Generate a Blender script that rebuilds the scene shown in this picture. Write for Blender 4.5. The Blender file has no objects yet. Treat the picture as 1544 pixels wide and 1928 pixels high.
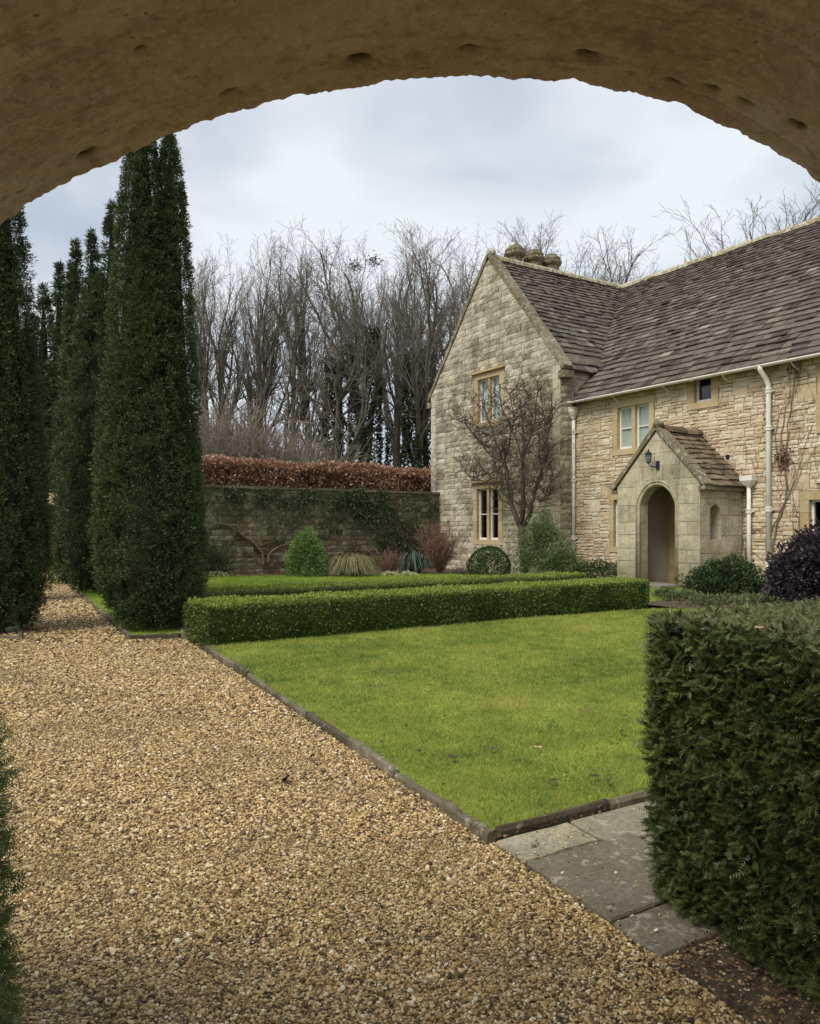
import bpy, math, random
import numpy as np
from math import radians as RAD, sin, cos, pi, sqrt, hypot, atan2
random.seed(7); rng = np.random.default_rng(7)
scene = bpy.context.scene
COL = scene.collection
# ------------------------------------------------------------------ camera, world, sun
F, CX, HV, EYE = 1500.0, 772.0, 1001.0, 1.4
cam_d = bpy.data.cameras.new('camera'); cam = bpy.data.objects.new('camera', cam_d); COL.objects.link(cam)
cam.location = (0, 0, EYE); cam.rotation_euler = (RAD(90), 0, 0)
cam_d.sensor_fit = 'HORIZONTAL'; cam_d.sensor_width = 36.0; cam_d.lens = F / 1544 * 36
cam_d.shift_y = (HV - 964) / 1544; cam_d.clip_start = 0.05; cam_d.clip_end = 3000
scene.camera = cam
vs = scene.view_settings
vs.view_transform = 'Standard'; vs.look = 'None'; vs.exposure = 0.92; vs.gamma = 1.0; vs.use_curve_mapping = False

SUN_EL, SUN_AZ = RAD(50), RAD(221)      # azimuth measured clockwise from +Y
world = bpy.data.worlds.new('World'); scene.world = world; world.use_nodes = True
wn, wl = world.node_tree.nodes, world.node_tree.links
wn.clear()
w_out = wn.new('ShaderNodeOutputWorld'); w_bg = wn.new('ShaderNodeBackground'); wl.new(w_bg.outputs[0], w_out.inputs[0])
w_bg.inputs[1].default_value = 0.1
sky = wn.new('ShaderNodeTexSky'); sky.sky_type = 'NISHITA'; sky.sun_disc = False
sky.sun_elevation = SUN_EL; sky.sun_rotation = SUN_AZ; sky.dust_density = 2.0
tc = wn.new('ShaderNodeTexCoord'); mp = wn.new('ShaderNodeMapping'); mp.inputs['Scale'].default_value = (1, 1, 2.2)
wl.new(tc.outputs['Generated'], mp.inputs[0])
nz = wn.new('ShaderNodeTexNoise'); nz.inputs['Scale'].default_value = 2.3; nz.inputs['Detail'].default_value = 5; nz.inputs['Roughness'].default_value = 0.45
nz.inputs['Distortion'].default_value = 0.3
wl.new(mp.outputs[0], nz.inputs['Vector'])
cr = wn.new('ShaderNodeValToRGB'); e = cr.color_ramp.elements
e[0].position = 0.40; e[0].color = (2.75, 3.15, 3.7, 1); e[1].position = 0.59; e[1].color = (4.7, 4.9, 5.2, 1)
wl.new(nz.outputs['Fac'], cr.inputs[0])
mx = wn.new('ShaderNodeMix'); mx.data_type = 'RGBA'; mx.inputs[0].default_value = 0.95
wl.new(sky.outputs[0], mx.inputs[6]); wl.new(cr.outputs[0], mx.inputs[7]); wl.new(mx.outputs[2], w_bg.inputs[0])
sd = bpy.data.lights.new('sun', 'SUN'); sd.energy = 1.5; sd.angle = RAD(28); sd.color = (1.0, 0.965, 0.9)
so = bpy.data.objects.new('sun', sd); COL.objects.link(so)
so.rotation_euler = (RAD(90) - SUN_EL, 0, -SUN_AZ + pi)
so.location = (0, 0, 40)

# ------------------------------------------------------------------ frames of reference
TH = RAD(-57.6); OX, OY = 8.65, 19.27           # the house frame: x along the front, y into the house
AX = np.array([cos(TH), sin(TH)]); BX = np.array([-sin(TH), cos(TH)])
def ground(u, v, z=0.0):
    d = (EYE - z) * F / (v - HV); return ((u - CX) / F * d, d)
def ray_local(u, v):
    d = np.array([(u - CX) / F, 1.0]); c = np.array([-OX, -OY])
    return (c @ AX, c @ BX), (d @ AX, d @ BX), -(v - HV) / F
def on_front(u, v, Y=0.0):                       # point seen at (u,v) on the plane y=Y of the house frame
    c, d, dz = ray_local(u, v); s = (Y - c[1]) / d[1]; return c[0] + s * d[0], EYE + s * dz
def on_side(u, v, X):
    c, d, dz = ray_local(u, v); s = (X - c[0]) / d[0]; return c[1] + s * d[1], EYE + s * dz
def H2W(x, y): return (OX + x * AX[0] + y * BX[0], OY + x * AX[1] + y * BX[1])
def depthH(x, y): return H2W(x, y)[1]

# ------------------------------------------------------------------ node / material helpers
def newmat(name):
    m = bpy.data.materials.new(name); m.use_nodes = True
    nt = m.node_tree; nt.nodes.clear()
    o = nt.nodes.new('ShaderNodeOutputMaterial'); b = nt.nodes.new('ShaderNodeBsdfPrincipled')
    nt.links.new(b.outputs[0], o.inputs[0]); return m, nt, b
def ramp(nt, fac, stops):
    r = nt.nodes.new('ShaderNodeValToRGB'); els = r.color_ramp.elements
    while len(els) < len(stops): els.new(0.5)
    for el, (p, c) in zip(els, stops): el.position = p; el.color = (*c, 1)
    nt.links.new(fac, r.inputs[0]); return r.outputs[0]
def noise(nt, vec, scale, detail=4, rough=0.55, stretch=None, dist=0):
    if stretch:
        mp = nt.nodes.new('ShaderNodeMapping'); mp.inputs['Scale'].default_value = stretch; nt.links.new(vec, mp.inputs[0]); vec = mp.outputs[0]
    n = nt.nodes.new('ShaderNodeTexNoise'); n.inputs['Scale'].default_value = scale; n.inputs['Detail'].default_value = detail
    n.inputs['Roughness'].default_value = rough; n.inputs['Distortion'].default_value = dist
    nt.links.new(vec, n.inputs['Vector']); return n.outputs['Fac']
def mth(nt, op, a, b=None, clamp=False):
    n = nt.nodes.new('ShaderNodeMath'); n.operation = op; n.use_clamp = clamp
    for i, x in enumerate((a, b)):
        if x is None: continue
        if isinstance(x, (int, float)): n.inputs[i].default_value = x
        else: nt.links.new(x, n.inputs[i])
    return n.outputs[0]
def mixc(nt, fac, a, b, mode='MIX'):
    n = nt.nodes.new('ShaderNodeMix'); n.data_type = 'RGBA'; n.blend_type = mode
    for i, x in ((0, fac), (6, a), (7, b)):
        if isinstance(x, (int, float)): n.inputs[i].default_value = x
        elif isinstance(x, tuple): n.inputs[i].default_value = (*x, 1)
        else: nt.links.new(x, n.inputs[i])
    return n.outputs[2]
def step(nt, x, lo, hi):
    n = nt.nodes.new('ShaderNodeMapRange'); n.inputs[1].default_value = lo; n.inputs[2].default_value = hi; nt.links.new(x, n.inputs[0]); return n.outputs[0]
def coord(nt, kind='Object'): return nt.nodes.new('ShaderNodeTexCoord').outputs[kind]
def tint(nt):
    a = nt.nodes.new('ShaderNodeAttribute'); a.attribute_name = 'tint'; return a.outputs['Fac']
def bump(nt, b, h, strength, dist=0.01):
    n = nt.nodes.new('ShaderNodeBump'); n.inputs['Strength'].default_value = strength; n.inputs['Distance'].default_value = dist
    nt.links.new(h, n.inputs['Height']); nt.links.new(n.outputs[0], b.inputs['Normal'])
def simple(name, col, rough=0.6, spec=0.3, metal=0, var=0.0, nscale=8, bumpy=0.0):
    m, nt, b = newmat(name); b.inputs['Roughness'].default_value = rough; b.inputs['Specular IOR Level'].default_value = spec; b.inputs['Metallic'].default_value = metal
    if var or bumpy:
        v = coord(nt); n = noise(nt, v, nscale, 5)
        c2 = tuple(x * (1 - var) for x in col); c3 = tuple(min(1, x * (1 + var)) for x in col)
        nt.links.new(ramp(nt, n, [(0.3, c2), (0.7, c3)]), b.inputs['Base Color'])
        if bumpy: bump(nt, b, noise(nt, v, nscale * 4, 4), bumpy)
    else: b.inputs['Base Color'].default_value = (*col, 1)
    return m
def stone(name, stops, tint_amt=0.5, streak=0.0, dirt_col=(0.05, 0.045, 0.035), lichen=0.0, bs=0.6, low=0.0, patch=2.5, dirt=0.3, orange=0.0, lsc=14, lth=.58):
    m, nt, b = newmat(name); v = coord(nt)
    f = noise(nt, v, patch, 6, 0.6); g = noise(nt, v, 26, 4, 0.65)
    f = mth(nt, 'ADD', mth(nt, 'MULTIPLY', f, 1 - tint_amt * 0.6), mth(nt, 'MULTIPLY', tint(nt), tint_amt * 0.6))
    f = mth(nt, 'ADD', f, mth(nt, 'MULTIPLY', mth(nt, 'SUBTRACT', g, 0.5), 0.35))
    c = ramp(nt, f, stops)
    d = step(nt, noise(nt, v, 1.3, 8, 0.72), 0.5, 0.72)
    c = mixc(nt, mth(nt, 'MULTIPLY', d, dirt), c, dirt_col)
    d2 = step(nt, noise(nt, v, 9, 6, 0.75), 0.52, 0.68)
    c = mixc(nt, mth(nt, 'MULTIPLY', d2, dirt * 0.9), c, dirt_col)
    if streak:
        s = step(nt, noise(nt, v, 1.0, 5, 0.6, stretch=(2.6, 2.6, 0.28)), 0.48, 0.7)
        s = mth(nt, 'MULTIPLY', s, step(nt, g, 0.3, 0.6)); c = mixc(nt, mth(nt, 'MULTIPLY', s, streak), c, dirt_col)
    if lichen:
        l = step(nt, noise(nt, v, lsc, 5, 0.7), lth, lth + .07); c = mixc(nt, mth(nt, 'MULTIPLY', l, lichen), c, (0.55, 0.53, 0.43))
    if orange:
        l = step(nt, noise(nt, v, 3.1, 3, 0.6), 0.56, 0.7); c = mixc(nt, mth(nt, 'MULTIPLY', l, orange), c, (0.36, 0.22, 0.07))
    if low:
        sp = nt.nodes.new('ShaderNodeSeparateXYZ'); nt.links.new(v, sp.inputs[0])
        k = mth(nt, 'MULTIPLY', step(nt, sp.outputs[2], 1.1, 0.0), low); c = mixc(nt, k, c, (0.11, 0.11, 0.06))
    nt.links.new(c, b.inputs['Base Color']); b.inputs['Roughness'].default_value = 0.93; b.inputs['Specular IOR Level'].default_value = 0.15
    hgt = mth(nt, 'ADD', mth(nt, 'MULTIPLY', noise(nt, v, 55, 5, 0.7), 0.5), mth(nt, 'MULTIPLY', noise(nt, v, 14, 4, 0.6), 0.8))
    bump(nt, b, hgt, bs, 0.03); return m
def leafmat(name, stops, nscale=1.5, rough=0.55, trans=0.25, spec=0.25, tamt=0.7):
    m, nt, b = newmat(name); v = coord(nt)
    f = noise(nt, v, nscale, 4, 0.6)
    f = mth(nt, 'ADD', mth(nt, 'MULTIPLY', f, 1 - tamt * 0.7), mth(nt, 'MULTIPLY', tint(nt), tamt * 0.7))
    c = ramp(nt, f, stops); nt.links.new(c, b.inputs['Base Color'])
    b.inputs['Roughness'].default_value = rough; b.inputs['Specular IOR Level'].default_value = spec
    if trans:
        t = nt.nodes.new('ShaderNodeBsdfTranslucent'); nt.links.new(c, t.inputs[0]); ms = nt.nodes.new('ShaderNodeMixShader'); ms.inputs[0].default_value = trans
        nt.links.new(b.outputs[0], ms.inputs[1]); nt.links.new(t.outputs[0], ms.inputs[2])
        nt.links.new(ms.outputs[0], [n for n in nt.nodes if n.type == 'OUTPUT_MATERIAL'][0].inputs[0])
    return m

M = {}
M['ashlar'] = stone('gable_stone', [(0.2, (0.27, 0.225, 0.145)), (0.45, (0.52, 0.45, 0.31)), (0.7, (0.68, 0.60, 0.43))], 0.75, streak=0.8, bs=1.0, dirt=0.8, lichen=0.25, dirt_col=(0.10, 0.09, 0.062))
M['rubble'] = stone('rubble_stone', [(0.2, (0.42, 0.30, 0.18)), (0.45, (0.68, 0.535, 0.345)), (0.75, (0.80, 0.70, 0.52))], 0.6, streak=0.15, bs=0.9, dirt=0.22, lichen=0.25, dirt_col=(0.11, 0.095, 0.065))
M['mortar'] = stone('lime_mortar', [(0.3, (0.28, 0.235, 0.16)), (0.7, (0.46, 0.40, 0.29))], 0.0, bs=0.6, dirt=0.35, streak=0.4)
M['dressed'] = stone('dressed_stone', [(0.2, (0.40, 0.28, 0.13)), (0.5, (0.53, 0.40, 0.215)), (0.8, (0.58, 0.47, 0.30))], 0.5, bs=0.25, dirt=0.25, streak=0.2)
M['porch'] = stone('porch_stone', [(0.2, (0.34, 0.275, 0.17)), (0.5, (0.56, 0.475, 0.325)), (0.8, (0.70, 0.62, 0.46))], 0.35, streak=0.75, bs=0.8, dirt=0.75, lichen=0.55, orange=0.35, low=0.7, lsc=9, lth=.56, dirt_col=(0.08, 0.075, 0.05))
M['coping'] = stone('lichened_coping', [(0.2, (0.12, 0.095, 0.06)), (0.5, (0.22, 0.18, 0.11)), (0.8, (0.33, 0.29, 0.19))], 0.4, bs=0.7, dirt=0.6, lichen=0.6, orange=0.4, lsc=8, lth=.54)
M['ridge'] = stone('lichened_ridge', [(0.2, (0.20, 0.17, 0.10)), (0.5, (0.34, 0.30, 0.17)), (0.8, (0.5, 0.46, 0.3))], 0.5, bs=0.7, dirt=0.35, lichen=1.0, orange=0.5, patch=5, lsc=6, lth=.5)
M['tile'] = stone('roof_stone_slate', [(0.12, (0.06, 0.050, 0.041)), (0.42, (0.138, 0.112, 0.090)), (0.76, (0.205, 0.166, 0.130)), (0.98, (0.40, 0.35, 0.28))], 1.25, bs=0.7, dirt=0.35, lichen=0.22, dirt_col=(0.05, 0.042, 0.036), patch=3.5)
M['porch_tile'] = stone('porch_stone_slate', [(0.15, (0.09, 0.065, 0.042)), (0.5, (0.19, 0.14, 0.09)), (0.9, (0.33, 0.26, 0.17))], 1.1, bs=0.8, dirt=0.45, lichen=0.6, orange=0.3, patch=5)
M['gardenwall'] = stone('mossy_wall_stone', [(0.2, (0.075, 0.065, 0.033)), (0.5, (0.22, 0.19, 0.105)), (0.8, (0.38, 0.335, 0.215))], 0.9, streak=0.8, bs=1.0, dirt=0.85, dirt_col=(0.045, 0.046, 0.024), lichen=0.25)
M['kerb'] = stone('kerb_stone', [(0.2, (0.07, 0.06, 0.035)), (0.5, (0.145, 0.12, 0.075)), (0.8, (0.27, 0.23, 0.155))], 0.6, bs=0.7, dirt=0.6, lichen=0.35, dirt_col=(0.05, 0.05, 0.025))
M['flag'] = stone('flagstone', [(0.2, (0.16, 0.14, 0.105)), (0.5, (0.24, 0.215, 0.165)), (0.8, (0.33, 0.30, 0.235))], 1.0, bs=0.35, dirt=0.4, lichen=0.0, dirt_col=(0.075, 0.07, 0.05))
M['white'] = simple('white_paint', (0.78, 0.77, 0.72), 0.45, var=0.05)
M['pipe'] = simple('cream_painted_iron', (0.76, 0.72, 0.62), 0.45, var=0.12, nscale=5, bumpy=0.1)
M['dark'] = simple('dark_interior', (0.03, 0.028, 0.025), 0.9)
M['blind'] = simple('pale_blind', (0.50, 0.55, 0.46), 0.9, var=0.05, nscale=2)
M['curtain'] = simple('net_curtain', (0.62, 0.66, 0.68), 0.9, var=0.2, nscale=6)
M['iron'] = simple('black_iron', (0.016, 0.02, 0.03), 0.4, spec=0.5)
M['wood'] = simple('brown_oak', (0.10, 0.055, 0.028), 0.7, var=0.35, nscale=4, bumpy=0.4)
M['doorwood'] = simple('ochre_oak', (0.24, 0.135, 0.055), 0.65, var=0.3, nscale=3, bumpy=0.3)
M['plaster'] = simple('porch_plaster', (0.52, 0.46, 0.37), 0.9, var=0.15, nscale=2, bumpy=0.2)
M['soil'] = simple('bare_soil', (0.085, 0.062, 0.038), 1.0, var=0.5, nscale=9, bumpy=1.0)
M['meadow'] = simple('rough_grass', (0.05, 0.07, 0.025), 1.0, var=0.4, nscale=0.4, bumpy=0.6)
m, nt, b = newmat('window_glass')
g = nt.nodes.new('ShaderNodeBsdfGlossy'); g.inputs['Roughness'].default_value = 0.03; t = nt.nodes.new('ShaderNodeBsdfTransparent'); t.inputs[0].default_value = (0.93, 0.95, 0.94, 1)
fr_ = nt.nodes.new('ShaderNodeLayerWeight'); fr_.inputs[0].default_value = .5; ms = nt.nodes.new('ShaderNodeMixShader')
nt.links.new(mth(nt, 'ADD', mth(nt, 'MULTIPLY', mth(nt, 'POWER', fr_.outputs['Facing'], 4.0), .6), .05), ms.inputs[0]); nt.links.new(t.outputs[0], ms.inputs[1]); nt.links.new(g.outputs[0], ms.inputs[2])
nt.links.new(ms.outputs[0], [n for n in nt.nodes if n.type == 'OUTPUT_MATERIAL'][0].inputs[0]); M['glass'] = m
M['bark'] = simple('grey_bark', (0.20, 0.170, 0.132), 0.95, var=0.3, nscale=1.5, bumpy=0.4)
M['bark_green'] = simple('algae_bark', (0.12, 0.105, 0.075), 0.95, var=0.35, nscale=1.5, bumpy=0.4)
M['twig'] = simple('tan_twig', (0.27, 0.225, 0.165), 0.95, var=0.3, nscale=1.0)
M['bark_dark'] = simple('dark_bark', (0.075, 0.058, 0.042), 0.95, var=0.4, nscale=5, bumpy=0.5)
M['vine'] = simple('vine_stem', (0.20, 0.15, 0.10), 0.9, var=0.4, nscale=6, bumpy=0.3)
M['redtwig'] = simple('red_twig', (0.22, 0.12, 0.085), 0.9, var=0.4, nscale=8)
M['yew'] = leafmat('yew_needles', [(0.15, (0.012, 0.026, 0.009)), (0.40, (0.056, 0.088, 0.030)), (0.78, (0.130, 0.170, 0.058))], 1.2, 0.5, 0.15)
M['yewhedge'] = leafmat('yew_hedge_needles', [(0.10, (0.022, 0.036, 0.010)), (0.42, (0.068, 0.095, 0.026)), (0.78, (0.20, 0.225, 0.065))], 4, 0.42, 0.12, spec=0.4)
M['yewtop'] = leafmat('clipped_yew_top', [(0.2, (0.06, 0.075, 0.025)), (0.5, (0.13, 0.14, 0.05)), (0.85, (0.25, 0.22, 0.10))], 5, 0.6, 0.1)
M['box'] = leafmat('box_leaves', [(0.15, (0.030, 0.052, 0.012)), (0.42, (0.085, 0.130, 0.024)), (0.70, (0.26, 0.33, 0.055))], 1.5, 0.4, 0.2, spec=0.35)
M['beech'] = leafmat('copper_beech_leaves', [(0.12, (0.13, 0.066, 0.040)), (0.45, (0.36, 0.195, 0.120)), (0.8, (0.66, 0.45, 0.32))], 1, 0.6, 0.2)
M['ivy'] = leafmat('ivy_leaves', [(0.15, (0.020, 0.032, 0.012)), (0.5, (0.055, 0.075, 0.028)), (0.85, (0.13, 0.15, 0.07))], 1.5, 0.5, 0.1, spec=0.25)
M['treeivy'] = leafmat('tree_ivy_leaves', [(0.15, (0.03, 0.04, 0.018)), (0.5, (0.07, 0.085, 0.035)), (0.85, (0.15, 0.165, 0.075))], 1.5, 0.5, 0.1)
M['grass'] = leafmat('lawn_grass', [(0.10, (0.065, 0.105, 0.025)), (0.36, (0.18, 0.245, 0.048)), (0.60, (0.325, 0.360, 0.072)), (0.90, (0.52, 0.47, 0.16))], 0.9, 0.6, 0.3, spec=0.15, tamt=0.5)
M['grass2'] = leafmat('far_lawn_grass', [(0.18, (0.09, 0.17, 0.024)), (0.5, (0.22, 0.34, 0.04)), (0.9, (0.38, 0.48, 0.09))], 0.9, 0.6, 0.3, spec=0.15, tamt=0.5)
M['lawnbase'] = simple('lawn_soil_moss', (0.22, 0.26, 0.035), 1.0, var=0.4, nscale=2.5, bumpy=0.5)
M['bush'] = leafmat('bright_green_leaves', [(0.15, (0.06, 0.12, 0.025)), (0.5, (0.17, 0.28, 0.07)), (0.85, (0.36, 0.46, 0.16))], 2, 0.5, 0.3)
M['varieg'] = leafmat('silver_green_leaves', [(0.15, (0.05, 0.085, 0.025)), (0.5, (0.14, 0.20, 0.07)), (0.85, (0.42, 0.48, 0.27))], 2, 0.5, 0.3)
M['boxball'] = leafmat('dark_box_leaves', [(0.15, (0.015, 0.04, 0.010)), (0.5, (0.04, 0.085, 0.02)), (0.85, (0.09, 0.15, 0.035))], 2, 0.5, 0.2)
M['straw'] = leafmat('straw_green_blades', [(0.15, (0.10, 0.10, 0.035)), (0.5, (0.24, 0.23, 0.09)), (0.85, (0.42, 0.38, 0.2))], 2, 0.6, 0.2)
M['rosy'] = leafmat('red_brown_leaves', [(0.15, (0.07, 0.045, 0.032)), (0.5, (0.18, 0.11, 0.08)), (0.85, (0.34, 0.23, 0.17))], 2, 0.6, 0.2)
M['purple'] = leafmat('purple_leaves', [(0.15, (0.016, 0.010, 0.014)), (0.5, (0.045, 0.030, 0.038)), (0.85, (0.13, 0.095, 0.11))], 2, 0.4, 0.1, spec=0.45)
M['dark_leaf'] = leafmat('dark_green_shrub', [(0.15, (0.018, 0.035, 0.014)), (0.5, (0.05, 0.085, 0.03)), (0.85, (0.13, 0.17, 0.07))], 2, 0.45, 0.2)  # dark green is the foliage's own colour
M['cover'] = leafmat('ground_cover', [(0.15, (0.05, 0.07, 0.025)), (0.5, (0.13, 0.16, 0.06)), (0.85, (0.28, 0.30, 0.16))], 3, 0.5, 0.2)
M['strappy'] = leafmat('blue_green_blades', [(0.15, (0.03, 0.05, 0.035)), (0.5, (0.08, 0.11, 0.08)), (0.85, (0.2, 0.24, 0.19))], 3, 0.4, 0.2)
M['dryleaf'] = leafmat('dry_leaf', [(0.15, (0.05, 0.025, 0.015)), (0.5, (0.17, 0.085, 0.05)), (0.85, (0.40, 0.26, 0.17))], 8, 0.7, 0.1)
M['paleleaf'] = simple('pale_fallen_leaf', (0.55, 0.33, 0.22), 0.7, var=0.2)
M['deadleaf'] = simple('dark_dead_leaf', (.075, .045, .028), .8, var=.4)
M['blackleaf'] = simple('rotten_leaf', (0.018, 0.014, 0.012), 0.7, var=0.3)
M['whiteflower'] = leafmat('cream_primrose', [(0.1, (0.25, 0.30, 0.10)), (0.6, (0.55, 0.55, 0.28)), (0.9, (0.7, 0.68, 0.42))], 4, 0.6, 0.2)

# gravel: pebble colour picked at random per pebble
def gravel_mat(name, pebble):
    m, nt, b = newmat(name)
    stops = [(0.0, (0.045, 0.032, 0.022)), (0.13, (0.11, 0.070, 0.030)), (0.34, (0.32, 0.200, 0.078)), (0.62, (0.51, 0.345, 0.140)), (0.86, (0.65, 0.48, 0.225)), (0.985, (0.78, 0.69, 0.48))]
    if pebble:
        oi = nt.nodes.new('ShaderNodeObjectInfo'); f = oi.outputs['Random']
        c = ramp(nt, f, stops)
        v = coord(nt); gp_ = nt.nodes.new('ShaderNodeNewGeometry').outputs['Position']; c = mixc(nt, mth(nt, 'MULTIPLY', step(nt, noise(nt, gp_, 1.1, 6, .65), .46, .66), .45), c, (0.17, 0.115, 0.055))
        b.inputs['Roughness'].default_value = 0.65; b.inputs['Specular IOR Level'].default_value = 0.3
    else:
        v = coord(nt); vo = nt.nodes.new('ShaderNodeTexVoronoi'); vo.inputs['Scale'].default_value = 62; nt.links.new(v, vo.inputs['Vector'])
        sp = nt.nodes.new('ShaderNodeSeparateColor'); nt.links.new(vo.outputs['Color'], sp.inputs[0])
        c = ramp(nt, sp.outputs[0], stops); c = mixc(nt, 1.0, c, ramp(nt, vo.outputs['Distance'], [(0.25, (1, 1, 1)), (0.75, (0.3, 0.26, 0.22))]), 'MULTIPLY')
        bump(nt, b, mth(nt, 'MULTIPLY', vo.outputs['Distance'], -1), 1.0, 0.012); b.inputs['Roughness'].default_value = 0.85
    nt.links.new(c, b.inputs['Base Color']); return m
M['gravel'] = gravel_mat('gravel_bed', False); M['pebble'] = gravel_mat('pebble', True)

# overhead arch stone
def arch_material():
    m, nt, b = newmat('arch_soffit_stone'); v = coord(nt)
    f = noise(nt, v, 2.2, 7, 0.62, stretch=(1, 2.5, 1))
    c = ramp(nt, f, [(0.30, (0.42, 0.31, 0.195)), (0.5, (0.64, 0.52, 0.35)), (0.68, (0.78, 0.69, 0.52))])
    st = step(nt, noise(nt, v, 5.0, 6, 0.7, stretch=(0.6, 5, 1.2), dist=0.6), 0.5, 0.66); c = mixc(nt, mth(nt, 'MULTIPLY', st, 0.45), c, (0.24, 0.16, 0.085))
    o = step(nt, noise(nt, v, 1.3, 3, 0.5), 0.5, 0.68); c = mixc(nt, mth(nt, 'MULTIPLY', o, 0.55), c, (0.50, 0.27, 0.095))
    g = step(nt, noise(nt, v, 70, 5, 0.75), 0.48, 0.60); c = mixc(nt, mth(nt, 'MULTIPLY', g, 0.5), c, (0.85, 0.74, 0.54)); g2 = step(nt, noise(nt, v, 38, 5, 0.7), 0.52, 0.64); c = mixc(nt, mth(nt, 'MULTIPLY', g2, 0.5), c, (0.30, 0.21, 0.12))
    sp = step(nt, noise(nt, v, 70, 3, 0.6), 0.66, 0.72); c = mixc(nt, mth(nt, 'MULTIPLY', sp, 0.6), c, (0.08, 0.05, 0.025))
    c = mixc(nt, mth(nt, 'MULTIPLY', step(nt, tint(nt), .15, .5), .9), c, (0.09, 0.045, 0.03))
    nt.links.new(c, b.inputs['Base Color']); b.inputs['Roughness'].default_value = 0.92; b.inputs['Specular IOR Level'].default_value = 0.15
    h = mth(nt, 'ADD', noise(nt, v, 95, 5, 0.7), mth(nt, 'MULTIPLY', noise(nt, v, 14, 6, 0.65, stretch=(0.7, 2.2, 1)), .7))
    bump(nt, b, h, 1.0, 0.016); return m
M['arch'] = arch_material()

# ------------------------------------------------------------------ mesh helpers
class MB:
    def __init__(s): s.v = []; s.f = []; s.t = []
    def add(s, vs, fs, t=0.5):
        o = len(s.v); s.v += [tuple(p) for p in vs]; s.f += [tuple(i + o for i in f) for f in fs]; s.t += [t] * len(vs)
    def merge(s, o): s.add(o.v, o.f); s.t[-len(o.v):] = o.t
    def box(s, x0, x1, y0, y1, z0, z1, t=0.5):
        vs = [(x0, y0, z0), (x1, y0, z0), (x1, y1, z0), (x0, y1, z0), (x0, y0, z1), (x1, y0, z1), (x1, y1, z1), (x0, y1, z1)]
        s.add(vs, [(0, 3, 2, 1), (4, 5, 6, 7), (0, 1, 5, 4), (1, 2, 6, 5), (2, 3, 7, 6), (3, 0, 4, 7)], t)
    def tube(s, pts, rad, n=6, t=0.5, cap=True):
        pts = [np.array(p, float) for p in pts]; k = len(pts)
        if isinstance(rad, (int, float)): rad = [rad] * k
        vs = []; up = np.array([0.13, 0.21, 0.97])
        for i, p in enumerate(pts):
            d = pts[min(i + 1, k - 1)] - pts[max(i - 1, 0)]; d /= (np.linalg.norm(d) + 1e-9)
            a = np.cross(d, up)
            if np.linalg.norm(a) < 0.2: a = np.cross(d, (1, 0, 0))
            a /= np.linalg.norm(a); bb = np.cross(d, a)
            for j in range(n):
                q = 2 * pi * j / n; vs.append(p + rad[i] * (cos(q) * a + sin(q) * bb))
        fs = [(i * n + j, i * n + (j + 1) % n, (i + 1) * n + (j + 1) % n, (i + 1) * n + j) for i in range(k - 1) for j in range(n)]
        if cap: fs += [tuple(range(n))[::-1], tuple((k - 1) * n + j for j in range(n))]
        s.add(vs, fs, t)
    def lathe(s, c, prof, n=12, t=0.5):
        vs = [(c[0] + r * cos(2 * pi * j / n), c[1] + r * sin(2 * pi * j / n), c[2] + z) for r, z in prof for j in range(n)]
        k = len(prof); fs = [(i * n + j, i * n + (j + 1) % n, (i + 1) * n + (j + 1) % n, (i + 1) * n + j) for i in range(k - 1) for j in range(n)]
        fs += [tuple(range(n))[::-1], tuple((k - 1) * n + j for j in range(n))]; s.add(vs, fs, t)
    def build(s, name, mat, parent=None, off=(0, 0, 0), smooth=False, **kw):
        me = bpy.data.meshes.new(name); me.from_pydata(s.v, [], s.f)
        a = me.attributes.new('tint', 'FLOAT', 'POINT'); a.data.foreach_set('value', np.array(s.t, np.float32))
        return link(name, me, mat, parent, off, smooth, **kw)
def link(name, me, mat, parent=None, off=(0, 0, 0), smooth=False, **kw):
    me.materials.append(M[mat] if isinstance(mat, str) else mat)
    if smooth: me.polygons.foreach_set('use_smooth', np.ones(len(me.polygons), bool))
    me.update(); o = bpy.data.objects.new(name, me); COL.objects.link(o)
    if parent is not None: o.parent = parent
    o.location = off
    for k, x in kw.items(): o[k] = x
    return o
def np_mesh(name, V, Fc, T, mat, parent=None, off=(0, 0, 0), **kw):
    me = bpy.data.meshes.new(name); k = Fc.shape[1]
    me.vertices.add(len(V)); me.vertices.foreach_set('co', V.astype(np.float32).ravel())
    me.loops.add(Fc.size); me.loops.foreach_set('vertex_index', Fc.astype(np.int32).ravel())
    me.polygons.add(len(Fc)); me.polygons.foreach_set('loop_start', np.arange(0, Fc.size, k, dtype=np.int32))
    me.update(calc_edges=True)
    a = me.attributes.new('tint', 'FLOAT', 'POINT'); a.data.foreach_set('value', T.astype(np.float32))
    return link(name, me, mat, parent, off, **kw)
def thing(name, label, cat, loc=(0, 0, 0), rot=0.0, group=None, kind=None):
    o = bpy.data.objects.new(name, None); COL.objects.link(o); o.location = loc; o.rotation_euler = (0, 0, rot); o.empty_display_size = 0.3
    o['label'] = label
    if kind: o['kind'] = kind
    else: o['category'] = cat
    if group: o['group'] = group
    return o
def tag(o, label=None, cat=None, group=None, kind=None):
    if label: o['label'] = label
    if cat: o['category'] = cat
    if group: o['group'] = group
    if kind: o['kind'] = kind
    return o
def hthing(name, label, cat, hx, hy, **kw):      # a thing placed in the house frame; returns empty, offset for children in house coords
    x, y = H2W(hx, hy); o = thing(name, label, cat, (x, y, 0), TH, **kw); return o, (-hx, -hy, 0)
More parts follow.
